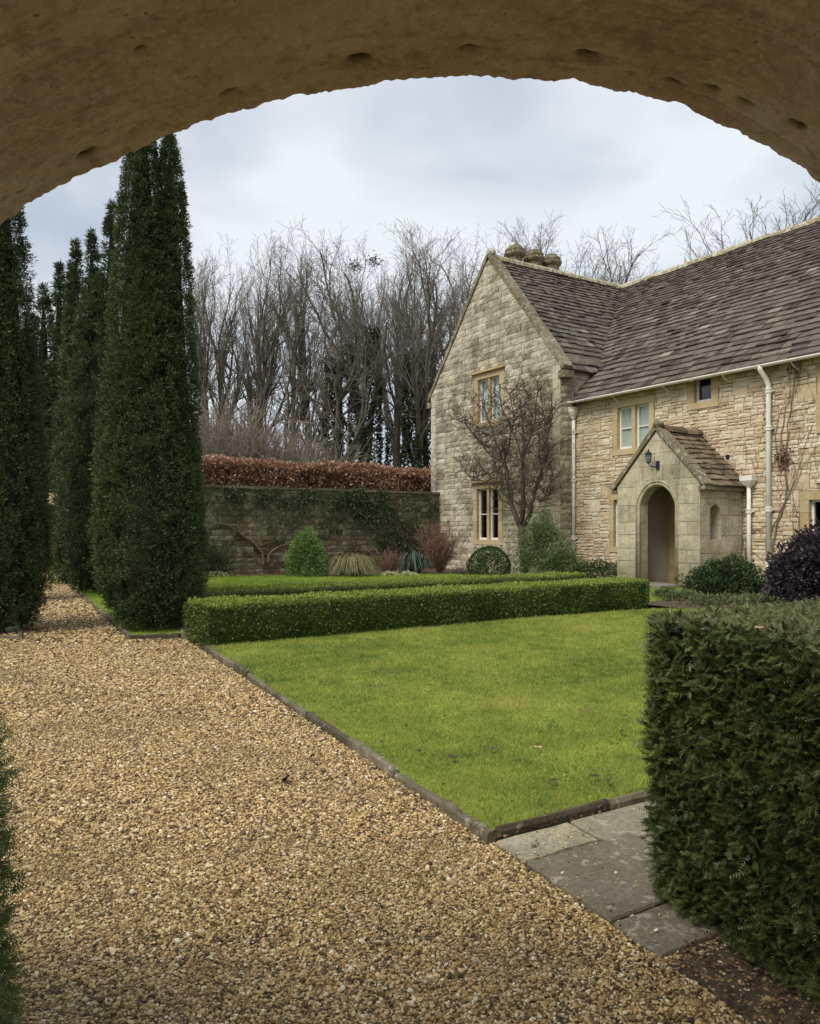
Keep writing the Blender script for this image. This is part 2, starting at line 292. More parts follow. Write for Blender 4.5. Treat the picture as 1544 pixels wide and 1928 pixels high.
def h3(p):                                        # hash lattice value
    p = p.astype(np.int64); n = (p[:, 0] * 374761393 + p[:, 1] * 668265263 + p[:, 2] * 2147483647) & 0xffffffff
    n = ((n ^ (n >> 13)) * 1274126177) & 0xffffffff; return ((n ^ (n >> 16)) & 0xffff) / 65535.0
def vnoise(P, sc):
    P = np.asarray(P, float) * sc; i = np.floor(P); f = P - i; f = f * f * (3 - 2 * f); r = 0
    for a in (0, 1):
        for b_ in (0, 1):
            for c in (0, 1):
                w = (f[:, 0] if a else 1 - f[:, 0]) * (f[:, 1] if b_ else 1 - f[:, 1]) * (f[:, 2] if c else 1 - f[:, 2])
                r = r + w * h3(i + np.array([a, b_, c]))
    return r
def unit(v): return v / (np.linalg.norm(v, axis=1, keepdims=True) + 1e-9)
def leaves(C, D, L, W, T=None, fold=0.15, N=None):
    """one rhombic leaf of two triangles per row: base at C, pointing along D"""
    n = len(C); D = unit(D); R = unit(rng.normal(size=(n, 3))) if N is None else unit(N + rng.normal(size=(n, 3)) * 0.5)
    S = unit(np.cross(D, R)); U = np.cross(S, D)
    L = np.broadcast_to(L, n)[:, None]; W = np.broadcast_to(W, n)[:, None]
    V = np.empty((n, 4, 3)); V[:, 0] = C; V[:, 1] = C + D * L * 0.45 + S * W * 0.5 + U * L * fold; V[:, 2] = C + D * L; V[:, 3] = C + D * L * 0.45 - S * W * 0.5 + U * L * fold
    k = np.arange(n)[:, None] * 4
    Fc = np.concatenate([k + np.array([[0, 1, 2]]), k + np.array([[0, 2, 3]])])
    if T is None: T = rng.random(n)
    return V.reshape(-1, 3), Fc, np.repeat(T, 4)
def cat(parts):
    V = []; Fc = []; T = []; o = 0
    for v, f, t in parts: V.append(v); Fc.append(f + o); T.append(t); o += len(v)
    return np.concatenate(V), np.concatenate(Fc), np.concatenate(T)
def tubes_np(segs, n=3):
    """segs: rows of (p0, p1, r0, r1): open prisms as triangles"""
    S = np.array(segs); P0 = S[:, 0:3]; P1 = S[:, 3:6]; r0 = S[:, 6:7]; r1 = S[:, 7:8]
    d = unit(P1 - P0); a = unit(np.cross(d, np.array([[0.31, 0.17, 0.93]]))); b_ = np.cross(d, a); m_ = len(S); V = np.empty((m_, 2 * n, 3))
    for j in range(n):
        q = 2 * pi * j / n; w = cos(q) * a + sin(q) * b_; V[:, j] = P0 + w * r0; V[:, n + j] = P1 + w * r1
    k = np.arange(m_)[:, None] * 2 * n; Fc = []
    for j in range(n):
        j2 = (j + 1) % n; Fc += [k + np.array([[j, j2, n + j2]]), k + np.array([[j, n + j2, n + j]])]
    return V.reshape(-1, 3), np.concatenate(Fc), np.full(m_ * 2 * n, 0.5)

# ------------------------------------------------------------------ ground
def sheet(name, pts, z, mat, **kw):
    mb = MB(); mb.add([(x, y, z) for x, y in pts], [tuple(range(len(pts)))]); o = mb.build(name, mat); 
    for k, v in kw.items(): o[k] = v
    return o
Bd = BX; Pd = np.array(ground(410, 1235)) - np.array(ground(912, 1588)); Pd /= np.linalg.norm(Pd)
sheet('ground', [(-600, -600), (600, -600), (600, 900), (-600, 900)], -0.06, 'meadow', kind='structure', label='rough grass ground beyond the garden')
gp = [(-9, -3), (4, -3), (4, 3.0), ground(925, 1588), ground(350, 1204), ground(240, 1205), ground(140, 1112), ground(118, 1080), ground(55, 1080), ground(42, 1190), ground(-60, 1195), (-9, 9)]
sheet('gravel_path', gp, 0.0, 'gravel', kind='structure', label='brown gravel path running from the arch to the gate')
KA, KB = np.array(ground(922, 1578)), np.array(ground(382, 1222))      # kerb ends of the front lawn
L2 = np.array(ground(1228, 1150)); L3 = np.array(ground(1600, 1153)); L4 = KA + Bd * 9
kp = [ground(u, v) for (u, v) in ((914, 1592), (828, 1524), (742, 1468), (655, 1404), (575, 1352), (500, 1300), (440, 1257), (375, 1215), (340, 1196))]
L2b = L2 + Bd * .0
front_lawn = [tuple(np.array(k_) + Bd * .03 + (Pd * .05 if i_ == 0 else 0)) for i_, k_ in enumerate(kp[:-1])] + [ tuple(L2), tuple(L3), tuple(L4)]
sheet('lawn', front_lawn, 0.035, 'lawnbase', kind='structure', label='bright green front lawn edged with stone')
fl = [ground(140, 1110), ground(243, 1201), ground(345, 1196), tuple(np.array(ground(345, 1196)) + Bd * 14), ground(1075, 1090), ground(860, 1083), ground(360, 1087), ground(240, 1089), ground(150, 1100)]
sheet('back_lawn', fl, 0.03, 'lawnbase', kind='structure', label='far lawn between the low hedge and the garden wall')
# beds of soil
sheet('wall_bed', [ground(100, 1100), ground(360, 1089), ground(860, 1085), H2W(-6.4, -2.2), H2W(-3.2, -2.0), H2W(-3.2, 0.2), H2W(-13.3, 0.2), H2W(-13.3, -20)], 0.012, 'soil', kind='structure', label='soil bed along the foot of the garden wall')
sheet('porch_bed', [ground(1215, 1141), ground(1330, 1153), ground(1700, 1160), H2W(6, 0.2), H2W(-0.7, 0.2), H2W(-0.7, -1.9), H2W(-1.3, -2.2), H2W(-3.4, -2.1), tuple(L2 - AX * 1.2)], 0.028, 'soil', kind='structure', label='dark soil bed beside the porch')
sheet('hedge_bed', [ground(1262, 1822), ground(1330, 1862), ground(1420, 1935), (1.4, 1.6), (4, 1.6), (6, 5.6)], 0.005, 'soil', kind='structure', label='bare soil under the near yew hedge')

# ------------------------------------------------------------------ gravel pebbles (stuff)
def inpoly(x, y, poly):
    r = np.zeros(len(x), bool); n = len(poly)
    for i in range(n):
        x0, y0 = poly[i]; x1, y1 = poly[(i + 1) % n]
        c = ((y0 > y) != (y1 > y)) & (x < (x1 - x0) * (y - y0) / (y1 - y0 + 1e-12) + x0); r ^= c
    return r
def pebble_mesh(k):
    import bmesh
    bm = bmesh.new(); bmesh.ops.create_icosphere(bm, subdivisions=1 if k > 1 else 2, radius=1.0)
    sx, sy, sz = random.uniform(.8, 1.3), random.uniform(.65, 1.0), random.uniform(.4, .65)
    for v in bm.verts:
        q = 1 + random.uniform(-.16, .16); v.co.x *= sx * q; v.co.y *= sy * q; v.co.z *= sz * q
    me = bpy.data.meshes.new('pebble'); bm.to_mesh(me); bm.free(); me.materials.append(M['pebble'])
    return me
def scatter(name, P, S, R, srcs, **kw):
    """one object whose points carry instanced source meshes"""
    me = bpy.data.meshes.new(name); me.vertices.add(len(P)); me.vertices.foreach_set('co', P.astype(np.float32).ravel())
    a = me.attributes.new('sc', 'FLOAT', 'POINT'); a.data.foreach_set('value', S.astype(np.float32))
    a = me.attributes.new('ro', 'FLOAT_VECTOR', 'POINT'); a.data.foreach_set('vector', R.astype(np.float32).ravel())
    o = bpy.data.objects.new(name, me); COL.objects.link(o)
    g = bpy.data.node_groups.new(name, 'GeometryNodeTree'); g.interface.new_socket('Geometry', in_out='INPUT', socket_type='NodeSocketGeometry'); g.interface.new_socket('Geometry', in_out='OUTPUT', socket_type='NodeSocketGeometry')
    n = g.nodes; gi = n.new('NodeGroupInput'); go = n.new('NodeGroupOutput'); ins = n.new('GeometryNodeInstanceOnPoints'); j = n.new('GeometryNodeGeometryToInstance')
    for sm in reversed(srcs):
        so_ = bpy.data.objects.new('pebble_source', sm); oi = n.new('GeometryNodeObjectInfo'); oi.inputs['Object'].default_value = so_
        g.links.new(oi.outputs['Geometry'], j.inputs[0])
    g.links.new(gi.outputs[0], ins.inputs['Points']); g.links.new(j.outputs[0], ins.inputs['Instance']); ins.inputs['Pick Instance'].default_value = True
    ri = n.new('FunctionNodeRandomValue'); ri.data_type = 'INT'; ri.inputs[4].default_value = 0; ri.inputs[5].default_value = len(srcs) - 1
    g.links.new(ri.outputs[2], ins.inputs['Instance Index'])
    a1 = n.new('GeometryNodeInputNamedAttribute'); a1.data_type = 'FLOAT'; a1.inputs[0].default_value = 'sc'; g.links.new(a1.outputs[0], ins.inputs['Scale'])
    a2 = n.new('GeometryNodeInputNamedAttribute'); a2.data_type = 'FLOAT_VECTOR'; a2.inputs[0].default_value = 'ro'; g.links.new(a2.outputs[0], ins.inputs['Rotation'])
    g.links.new(ins.outputs[0], go.inputs[0]); md = o.modifiers.new('scatter', 'NODES'); md.node_group = g
    for k, v in kw.items(): o[k] = v
    return o
PB = []
for d0, d1, size, dens in ((1.0, 3.6, 0.0046, 19000), (3.6, 6.0, 0.0055, 11000), (6.0, 10, 0.0075, 5800), (10, 28, 0.013, 1500)):
    x0, x1 = -0.62 * d1 - .3, 0.35 * d0 + .9; n = int((x1 - x0) * (d1 - d0) * dens)
    x = rng.uniform(x0, x1, n); y = rng.uniform(d0, d1, n)
    k = inpoly(x, y, gp) & (np.abs(x) < 0.56 * y + .3); x, y = x[k], y[k]
    s = size * rng.lognormal(0, 0.36, len(x)); s = np.minimum(s, size * 2.6)
    PB.append(np.column_stack([x, y, s * rng.uniform(0.1, .75, len(x)), s]))
PB = np.concatenate(PB); bedp = [ground(1262, 1822), ground(1330, 1862), ground(1420, 1935), (1.4, 1.6), (2.2, 1.6), (1.4, 3.2)]
PB = PB[~(inpoly(PB[:, 0], PB[:, 1], bedp) & (rng.random(len(PB)) < .35 + .5 * vnoise(PB[:, :3], 5)))]
sp_ = rng.random(150) ** 1.6; sp2 = rng.random(150); f0, f1 = np.array(ground(932, 1592)), np.array(ground(1245, 1812)); q_ = f0 + (f1 - f0) * sp2[:, None] + Bd * (sp_ * .5)[:, None]
PB = np.concatenate([PB, np.column_stack([q_, np.full(150, .026), .0045 * rng.lognormal(0, .35, 150)])]); q_ = KA + (KB - KA) * rng.random(160)[:, None] + Bd * (rng.random(160) * .06)[:, None]; nP = len(PB)
scatter('gravel', PB[:, :3], PB[:, 3], np.column_stack([rng.normal(0, .35, nP), rng.normal(0, .35, nP), rng.uniform(0, 6.28, nP)]), [pebble_mesh(k) for k in range(6)], kind='stuff', label='loose brown and cream gravel stones on the path')

# ------------------------------------------------------------------ overhead arch and passage
AY = 1.2
prof = [(-0.98, 0.0), (-0.98, 1.45)]
edge = [(-300, 655), (-150, 530), (0, 437), (50, 404), (140, 352), (220, 312), (300, 275), (400, 236), (480, 213), (560, 190), (650, 172), (760, 157), (870, 151), (950, 152), (1040, 159), (1130, 172), (1200, 188), (1300, 213), (1360, 244), (1430, 287), (1490, 327), (1544, 372), (1600, 430), (1650, 500), (1700, 600)]
aprof = [((u - CX) / F * AY, EYE + (HV - v) / F * AY) for u, v in edge]
prof = [(-0.98, 0.0), (-0.98, 0.9), (-0.96, 1.35), (-0.92, 1.56)] + aprof + [(0.80, 1.6), (0.83, 1.4), (0.84, 0.9), (0.84, 0.0)]
# resample the profile finely
pp = np.array(prof); sl = np.concatenate([[0], np.cumsum(np.hypot(*np.diff(pp, axis=0).T))]); NS = 1500
q = np.linspace(0, sl[-1], NS); px_, pz_ = np.interp(q, sl, pp[:, 0]), np.interp(q, sl, pp[:, 1])
ker = np.ones(21) / 21
px_[24:-24] = np.convolve(px_, ker, 'same')[24:-24]; pz_[24:-24] = np.convolve(pz_, ker, 'same')[24:-24]
tx, tz = np.gradient(px_), np.gradient(pz_); tl = np.hypot(tx, tz); nx_, nz_ = tz / tl, -tx / tl        # towards the opening
ys = np.concatenate([np.linspace(0, 0.5, 110) ** 1.15, np.linspace(0.46, 0.66, 24)])
G = np.empty((len(ys), NS, 3))
for i, yb in enumerate(ys):
    G[i, :, 0] = px_; G[i, :, 2] = pz_; G[i, :, 1] = AY - yb
flat = G.reshape(-1, 3)
dsp = (vnoise(flat * [1, 1.6, 1], 3.2) - .5) * 0.014 + (vnoise(flat * [1, 2.2, 1], 11) - .5) * 0.009 + (vnoise(flat * [1, 1.5, 1], 34) - .5) * 0.005 + (vnoise(flat, 75) - .5) * 0.0032 + (vnoise(flat, 135) - .5) * 0.0028
dsp -= 0.012 * np.exp(-(flat[:, 1] - AY) ** 2 / 0.00008)                      # worn front arris
dsp += (np.exp(-(flat[:, 1] - AY) ** 2 / 0.0006)) * ((vnoise(flat * [1, .2, 1], 16) - .5) * 0.006 + np.minimum(0, vnoise(flat * [1, .3, 1], 45) - .62) * .010 * (vnoise(flat, 5) > .5) + (vnoise(flat * [1, .2, 1], 190) - .5) * .0045)
dsp = np.where(np.abs(flat[:, 1] - AY) < 2, dsp, dsp)
pit_w = np.zeros(len(flat))
for (u, v, r) in ((165, 296, .012), (430, 174, .010), (676, 109, .011), (886, 90, .010), (1108, 102, .011), (1268, 150, .010), (1340, 167, .010), (1403, 196, .011), (1500, 238, .011), (262, 90, .006), (1190, 135, .006)):
    d = np.array([(u - CX) / F, 1.0, (HV - v) / F]); # find where the ray meets the soffit
    best = None
    for s_ in np.linspace(.3, 1.19, 180):
        p = np.array([0, 0, EYE]) + d * s_
        zc = np.interp(p[0], px_[200:-200], pz_[200:-200])
        if p[2] > zc: best = p; break
    if best is not None:
        r *= 1.0; dd = flat - best; w = np.exp(-((dd[:, 0] / 1.7) ** 2 + (dd[:, 1] * 1.2) ** 2 + dd[:, 2] ** 2) / (r * r) * 1.6); w *= .75 + .5 * vnoise(flat, 150); dsp -= w * 0.020 * (1.4 if r > .008 else .8); pit_w = np.maximum(pit_w, w)
Nrm = np.tile(np.column_stack([nx_, np.zeros(NS), nz_]), (len(ys), 1))
flat = flat + Nrm * dsp[:, None]
idx = np.arange(len(ys) * NS).reshape(len(ys), NS)
Fq = np.stack([idx[:-1, :-1], idx[:-1, 1:], idx[1:, 1:], idx[1:, :-1]], -1).reshape(-1, 4)
arch = thing('stone_archway', 'rough brown stone archway overhead framing the garden view', 'archway', (0, AY, 0))
o = np_mesh('soffit', flat, Fq, np.clip(pit_w, 0, 1), 'arch', arch, (0, -AY, 0)); o.data.polygons.foreach_set('use_smooth', np.ones(len(Fq), bool))
fr0 = flat.reshape(len(ys), NS, 3)[0]; mb = MB(); vs_ = []; fs_ = []
for i in range(0, NS, 6):
    x, _, z = fr0[i]; k = i / NS; ang = atan2(z - 0.9, x); 
    s_ = min(3.2 / max(abs(x), 1e-3) if abs(x) > .01 else 99, 99)
    ox_, oz_ = (-2.3, z * 2.6 / 2.0) if i < NS * .36 else ((2.3, z * 2.6 / 2.0) if i > NS * .66 else (x * 2.3 / .8, 2.6))
    vs_ += [(x, AY, z), (ox_, AY + .004, oz_)]
for i in range(len(vs_) // 2 - 1): fs_.append((2 * i, 2 * i + 2, 2 * i + 3, 2 * i + 1))
mb.add(vs_, fs_); mb.add([(x, AY - .66 - (y - AY), z) for x, y, z in vs_], [f[::-1] for f in fs_])
mb.add([(-2.3, AY, 2.6), (2.3, AY, 2.6), (2.3, AY - .66, 2.6), (-2.3, AY - .66, 2.6)], [(0, 1, 2, 3)]); mb.add([(-2.3, AY, 0), (-2.3, AY - .66, 0), (-2.3, AY - .66, 2.6), (-2.3, AY, 2.6)], [(0, 1, 2, 3)]); mb.add([(2.3, AY, 0), (2.3, AY - .66, 0), (2.3, AY - .66, 2.6), (2.3, AY, 2.6)], [(0, 1, 2, 3)])
mb.t = [0.0] * len(mb.v); mb.build('outer_wall', 'arch', arch, (0, -AY, 0))

# ------------------------------------------------------------------ stone walls: recessed joints, uneven faces
def frm_front(Y): return lambda a, h, d: (a, Y - d, h)          # facing -y of the house frame
def frm_right(X): return lambda a, h, d: (X + d, a, h)          # facing +x, a runs along y
def block(quad, fr, d0, d1, rough=0.008, bulge=0.0, joint=0.008, nx=3, nz=2, t=None):
    """quad: 4 corners (a,h) counter-clockwise; returns an MB"""
    q = np.array(quad, float); c = q.mean(0); w = max(np.ptp(q[:, 0]), .02); h = max(np.ptp(q[:, 1]), .02)
    q = c + (q - c) * [max(.3, 1 - 2 * joint / w), max(.3, 1 - 2 * joint / h)]
    q += rng.uniform(-.3, .3, q.shape) * joint
    mb = MB(); vs = []; tt = rng.random() if t is None else t
    for j in range(nz + 1):
        for i in range(nx + 1):
            s, r = i / nx, j / nz; p = (q[0] * (1 - s) + q[1] * s) * (1 - r) + (q[3] * (1 - s) + q[2] * s) * r
            edge_ = i in (0, nx) or j in (0, nz)
            d = d1 + (rng.uniform(-1, 1) * rough * .5 - .005 if edge_ else bulge + rng.uniform(-1, 1) * rough)
            if not edge_ : p = p + rng.uniform(-.1, .1, 2) * [w / nx, h / nz]
            vs.append(fr(p[0], p[1], d))
    n = nx + 1; fs = [(j * n + i, j * n + i + 1, (j + 1) * n + i + 1, (j + 1) * n + i) for j in range(nz) for i in range(nx)]
    rim = [i for i in range(n)] + [j * n + nx for j in range(1, nz + 1)] + [nz * n + i for i in range(nx - 1, -1, -1)] + [j * n for j in range(nz - 1, 0, -1)]
    b0 = len(vs)
    for k in rim:
        i, j = k % n, k // n; s, r = i / nx, j / nz; p = (q[0] * (1 - s) + q[1] * s) * (1 - r) + (q[3] * (1 - s) + q[2] * s) * r; vs.append(fr(p[0], p[1], d0))
    L = len(rim); fs += [(rim[k], b0 + k, b0 + (k + 1) % L, rim[(k + 1) % L]) for k in range(L)]
    mb.add(vs, fs, tt); mb.size = w * h; return mb
def subtract(rect, holes):
    out = [rect]
    for (hx0, hx1, hz0, hz1) in holes:
        nxt = []
        for (x0, x1, z0, z1) in out:
            if x1 <= hx0 or x0 >= hx1 or z1 <= hz0 or z0 >= hz1: nxt.append((x0, x1, z0, z1)); continue
            if x0 < hx0: nxt.append((x0, hx0, z0, z1))
            if x1 > hx1: nxt.append((hx1, x1, z0, z1))
            a, b_ = max(x0, hx0), min(x1, hx1)
            if z0 < hz0: nxt.append((a, b_, z0, hz0))
            if z1 > hz1: nxt.append((a, b_, hz1, z1))
        out = nxt
    return [r for r in out if r[1] - r[0] > .045 and r[3] - r[2] > .03]
def course_stones(z0, z1, xl, xr, hmin, hmax, wmin, wmax, holes, fr, d1, **kw):
    out = []; z = z0
    while z < z1 - .02:
        h = rng.uniform(hmin, hmax); zt = min(z + h, z1); 
        if z1 - zt < hmin * .6: zt = z1
        a, b_ = xl(z), xr(z); a1, b1 = xl(zt), xr(zt)
        if b1 - a1 < 0.12: 
            if b_ - a > .2: out.append(block([(a, z), (b_, z), (b1 + .01, zt), (a1 - .01, zt)], fr, -.05, d1, **kw))
            z = zt; continue
        slant = max(a1 - a, 0) + .12; xs = [a]; x = a
        while True:
            w = rng.uniform(wmin, wmax) + (slant if len(xs) == 1 else 0)
            if x + w > b_ - max(b_ - b1, 0) - wmin: break
            x += w; xs.append(x)
        xs.append(b_)
        for i in range(len(xs) - 1):
            l, r = xs[i], xs[i + 1]; lt = a1 if i == 0 else l; rt = b1 if i == len(xs) - 2 else r
            if rt - lt < .03: lt = (lt + rt) / 2 - .02; rt = lt + .04
            if abs(lt - l) < 1e-6 and abs(rt - r) < 1e-6:
                for (p0, p1, q0, q1) in subtract((l, r, z, zt), holes):
                    out.append(block([(p0, q0), (p1, q0), (p1, q1), (p0, q1)], fr, -.05, d1 + rng.uniform(-.006, .010), **kw))
            else: out.append(block([(l, z), (r, z), (rt, zt), (lt, zt)], fr, -.05, d1, **kw))
        z = zt
    return out
def rubble_rects(x0, x1, z0, z1):
    w, h = x1 - x0, z1 - z0
    big = rng.random() < .10
    if (h > .24 and not (big and h < .42)) or (h > .15 and w > h * 1.0 and not big and rng.random() < .8):
        s = rng.uniform(.35, .65); m_ = z0 + h * s
        if h < .34 or w < .9: return rubble_rects(x0, x1, z0, m_) + rubble_rects(x0, x1, m_, z1)
    if w > (.62 if big else .30 + rng.random() * .22):
        s = rng.uniform(.35, .65); m_ = x0 + w * s; return rubble_rects(x0, m_, z0, z1) + rubble_rects(m_, x1, z0, z1)
    return [(x0, x1, z0, z1)]
def backing(mb, x0, x1, z0, z1, holes, fr, d=-.02):
    xs = sorted({x0, x1, *[h for q in holes for h in q[:2] if x0 < h < x1]}); zs = sorted({z0, z1, *[h for q in holes for h in q[2:] if z0 < h < z1]})
    for i in range(len(xs) - 1):
        for j in range(len(zs) - 1):
            cx, cz = (xs[i] + xs[i + 1]) / 2, (zs[j] + zs[j + 1]) / 2
            if any(q[0] < cx < q[1] and q[2] < cz < q[3] for q in holes): continue
            mb.add([fr(xs[i], zs[j], d), fr(xs[i + 1], zs[j], d), fr(xs[i + 1], zs[j + 1], d), fr(xs[i], zs[j + 1], d)], [(0, 1, 2, 3)])
def pieces(groups, name, rest, quota, parent_depth):
    """groups: list of (parent, [MB...], mat, off). The largest in the photo stay single objects, the rest join as stuff under each parent."""
    allp = []
    for gi, (par, lst, mat, off) in enumerate(groups):
        for mb in lst:
            c = np.mean(mb.v, axis=0); allp.append((parent_depth(c, mb), gi, mb))
    allp.sort(key=lambda k: -k[0]); rests = {}
    for n_, (_, gi, mb) in enumerate(allp):
        par, _, mat, off = groups[gi]
        if n_ < quota: mb.build(name, mat, par, off)
        else: rests.setdefault(gi, MB()).merge(mb)
    for gi, mb in rests.items():
        par, _, mat, off = groups[gi]; mb.build(rest, mat, par, off, kind='stuff')
def view_metric(c, mb):                      # c in house frame
    x, y = H2W(c[0], c[1]); u = CX + x / max(y, .1) * F; v = HV - (c[2] - EYE) / max(y, .1) * F
    s = mb.size / y ** 2
    if not (-20 < u < 1564 and 0 < v < 1928): s *= .001
    return s

# ------------------------------------------------------------------ the house
GY = -0.6; GXL, GXR = -13.68, -6.57; GEAVE, RIDGE = 6.55, 10.87; GXM = (GXL + GXR) / 2
WE = 5.63; WR = 5.9; WS = (RIDGE - WE) / WR; XR_END = 9.0
house, HO = hthing('stone_house', 'old honey stone house with gabled wing, porch and stone slate roof', 'house', -3.0, 0.0)
def wrect(u0, v0, u1, v1, Y=0.0):
    a = on_front(u0, v0, Y); b_ = on_front(u1, v1, Y); return [min(a[0], b_[0]), max(a[0], b_[0]), min(a[1], b_[1]), max(a[1], b_[1])]
# windows: (lights rectangle, number of lights, surround width, fill, label)
gw_up = (-10.72, -9.52, 5.20, 6.72); gw_lo = (-10.78, -9.58, 1.12, 2.90)
x0, _ = on_front(1163, 800); x1, _ = on_front(1223, 800); _, zt = on_front(1180, 755); _, zb = on_front(1170, 846)
ww_a = (x0, x1, zb, min(zt, 5.02))
x0, zt = on_front(1307.5, 712); x1, _ = on_front(1340, 712); _, zb = on_front(1320, 757); ww_b = (x0, x1, zb, zt)
x0, zt = on_front(1157, 941); _, zb = on_front(1160, 1029); ww_c = (x0 - .02, x0 + .98, zb, zt)
x0, zt = on_front(1524, 941); _, zb = on_front(1524, 1070); ww_d = (x0, x0 + 1.15, zb, zt)
x0, zt = on_front(1553, 700); _, zb = on_front(1553, 800); ww_e = (x0 + .02, x0 + 1.1, zb - .0, zt - .1)
wins = [(gw_up, 2, .26, 'curtain', GY), (gw_lo, 2, .24, None, GY), (ww_a, 2, .2, 'blind', 0), (ww_b, 1, .24, None, 0), (ww_c, 2, .18, None, 0), (ww_d, 2, .26, None, 0), (ww_e, 2, .22, None, 0)]
def window(rect, nl, sw, fill, Y, hood=False):
    x0, x1, z0, z1 = rect; D = -.02
    s = MB(); dep = .24; pr = .025
    def bx(mb, a0, a1, h0, h1, d0, d1, t=.5): mb.box(a0, a1, Y - d1, Y - d0, h0, h1, t)
    zz = z0
    while zz < z1 - .05:                                     # jamb blocks, long and short
        h = rng.uniform(.28, .5); zt = min(zz + h, z1); zt = z1 if z1 - zt < .15 else zt
        w1, w2 = rng.uniform(.8, 1.0) * sw, rng.uniform(.8, 1.0) * sw
        bx(s, x0 - w1, x0, zz + .003, zt - .003, -dep, pr + rng.uniform(-.004, .004), rng.random()); bx(s, x1, x1 + w2, zz + .003, zt - .003, -dep, pr + rng.uniform(-.004, .004), rng.random()); zz = zt
    bx(s, x0 - sw, x1 + sw, z1, z1 + .20, -dep, pr + .004, rng.random()); bx(s, x0 - sw * .95, x1 + sw * .95, z0 - .17, z0, -dep, pr + .006, .8)
    if hood: bx(s, x0 - sw - .06, x1 + sw + .06, z1 + .20, z1 + .27, -dep, pr + .11, .1)
    mw = .13; lw = (x1 - x0 - mw * (nl - 1)) / nl
    for k in range(1, nl): xm = x0 + k * lw + (k - 1) * mw; bx(s, xm, xm + mw, z0, z1, -dep, pr - .03, .4)
    w = s.build('window', 'dressed', house, HO)
    for k in range(nl):
        a = x0 + k * (lw + mw); b_ = a + lw; f = MB(); fw = .05
        for (p0, p1, q0, q1) in ((a, a + fw, z0, z1), (b_ - fw, b_, z0, z1), (a + fw, b_ - fw, z0, z0 + .07), (a + fw, b_ - fw, z1 - fw, z1)): bx(f, p0, p1, q0, q1, -.16, -.10)
        if nl > 1: zm = z0 + (z1 - z0) * .5; bx(f, a + fw, b_ - fw, zm - .016, zm + .016, -.15, -.11)
        f.build('window_frame', 'white', w)
        g = MB(); bx(g, a + fw * .8, b_ - fw * .8, z0 + .05, z1 - fw * .8, -.140, -.134); g.build('pane', 'glass', w)
        if fill == 'blind': g = MB(); bx(g, a + fw * .5, b_ - fw * .5, z0 + .04, z1 - .02, -.17, -.165); g.build('blind', 'blind', w)
        if fill == 'curtain':
            g = MB(); n = 14
            vs = []
            for i in range(n + 1): 
                xx = a + (b_ - a) * i / n * .98; yy = Y + .20 + .012 * sin(i * 2.4); vs += [(xx, yy, z0), (xx, yy, z1 - .02)]
            g.add(vs, [(2 * i, 2 * i + 2, 2 * i + 3, 2 * i + 1) for i in range(n)]); g.build('curtain', 'curtain', w)
    return w
labels = ['two light upper gable window with pale curtain', 'two light lower gable window with dark panes', 'two light upstairs window with green blinds', 'small square window under the gutter', 'window half hidden behind the porch', 'ground floor window at the right edge', 'upstairs window at the right edge']
for (w_, lb) in zip(wins, labels): window(*w_, hood=(w_[4] == GY))['label'] = lb
# gable wall (front of the cross wing)
slope = (RIDGE - GEAVE) / (GXR - GXM)
xl = lambda z: GXL if z < GEAVE else GXL + (z - GEAVE) / slope
xr = lambda z: GXR if z < GEAVE else GXR - (z - GEAVE) / slope
def hole(w, sw, hood): x0, x1, z0, z1 = w; return (x0 - sw * .93, x1 + sw * .93, z0 - .17, z1 + (.27 if hood else .20))
gh = [hole(gw_up, .26, True), hole(gw_lo, .24, True)]; whs = [hole(ww_a, .2, 0), hole(ww_b, .24, 0), hole(ww_c, .18, 0), hole(ww_d, .26, 0), hole(ww_e, .22, 0)]
lh = lambda w: (w[0], w[1], w[2], w[3])
mb = MB(); f = frm_front(GY); backing(mb, GXL, GXR, 0, GEAVE, [lh(gw_up) if gw_up[3] < GEAVE else (gw_up[0], gw_up[1], gw_up[2], GEAVE), lh(gw_lo)], f)
# triangle above the eaves with the top of the upper window left open
d_ = -.02; zt = gw_up[3]
mb.add([f(GXL, GEAVE, d_), f(gw_up[0], GEAVE, d_), f(gw_up[0], zt, d_), f(xl(zt), zt, d_)], [(0, 1, 2, 3)])
mb.add([f(gw_up[1], GEAVE, d_), f(GXR, GEAVE, d_), f(xr(zt), zt, d_), f(gw_up[1], zt, d_)], [(0, 1, 2, 3)])
mb.add([f(xl(zt), zt, d_), f(xr(zt), zt, d_), f(GXM, RIDGE, d_)], [(0, 1, 2)])
mb.box(GXL, GXL + .3, GY + .03, 9, 0, GEAVE)                      # far side wall
gable = mb.build('gable_wall', 'mortar', house, HO)
QX = .34                                                          # quoin width at both corners
inner_l = lambda z: (GXL + QX) if z < GEAVE else xl(z); inner_r = lambda z: (GXR - QX) if z < GEAVE else xr(z)
gs = course_stones(0, GEAVE, lambda z: GXL + QX, lambda z: GXR - QX, .17, .235, .30, .62, gh, f, .012, rough=.020, bulge=.007, joint=.007)
gs += course_stones(GEAVE, RIDGE - .1, xl, xr, .18, .24, .30, .62, gh, f, .012, rough=.018, bulge=.006, joint=.007)
z = 0
while z < GEAVE:
    h = min(rng.uniform(.26, .4), GEAVE - z); h = GEAVE - z if GEAVE - z - h < .12 else h
    for (a, b_) in ((GXL, GXL + QX), (GXR - QX, GXR)): gs.append(block([(a, z), (b_, z), (b_, z + h), (a, z + h)], f, -.05, .018, rough=.004, joint=.005, t=rng.uniform(.6, 1)))
    z += h
# return wall of the gable wing
mb = MB(); fR = frm_right(GXR); backing(mb, GY + .02, 7, 0, GEAVE + .3, [], fR); ret = mb.build('return_wall', 'mortar', house, HO)
rs = course_stones(0, GEAVE, lambda z: GY, lambda z: 2.2, .17, .26, .3, .7, [], fR, .012, rough=.012, bulge=.01, joint=.006)
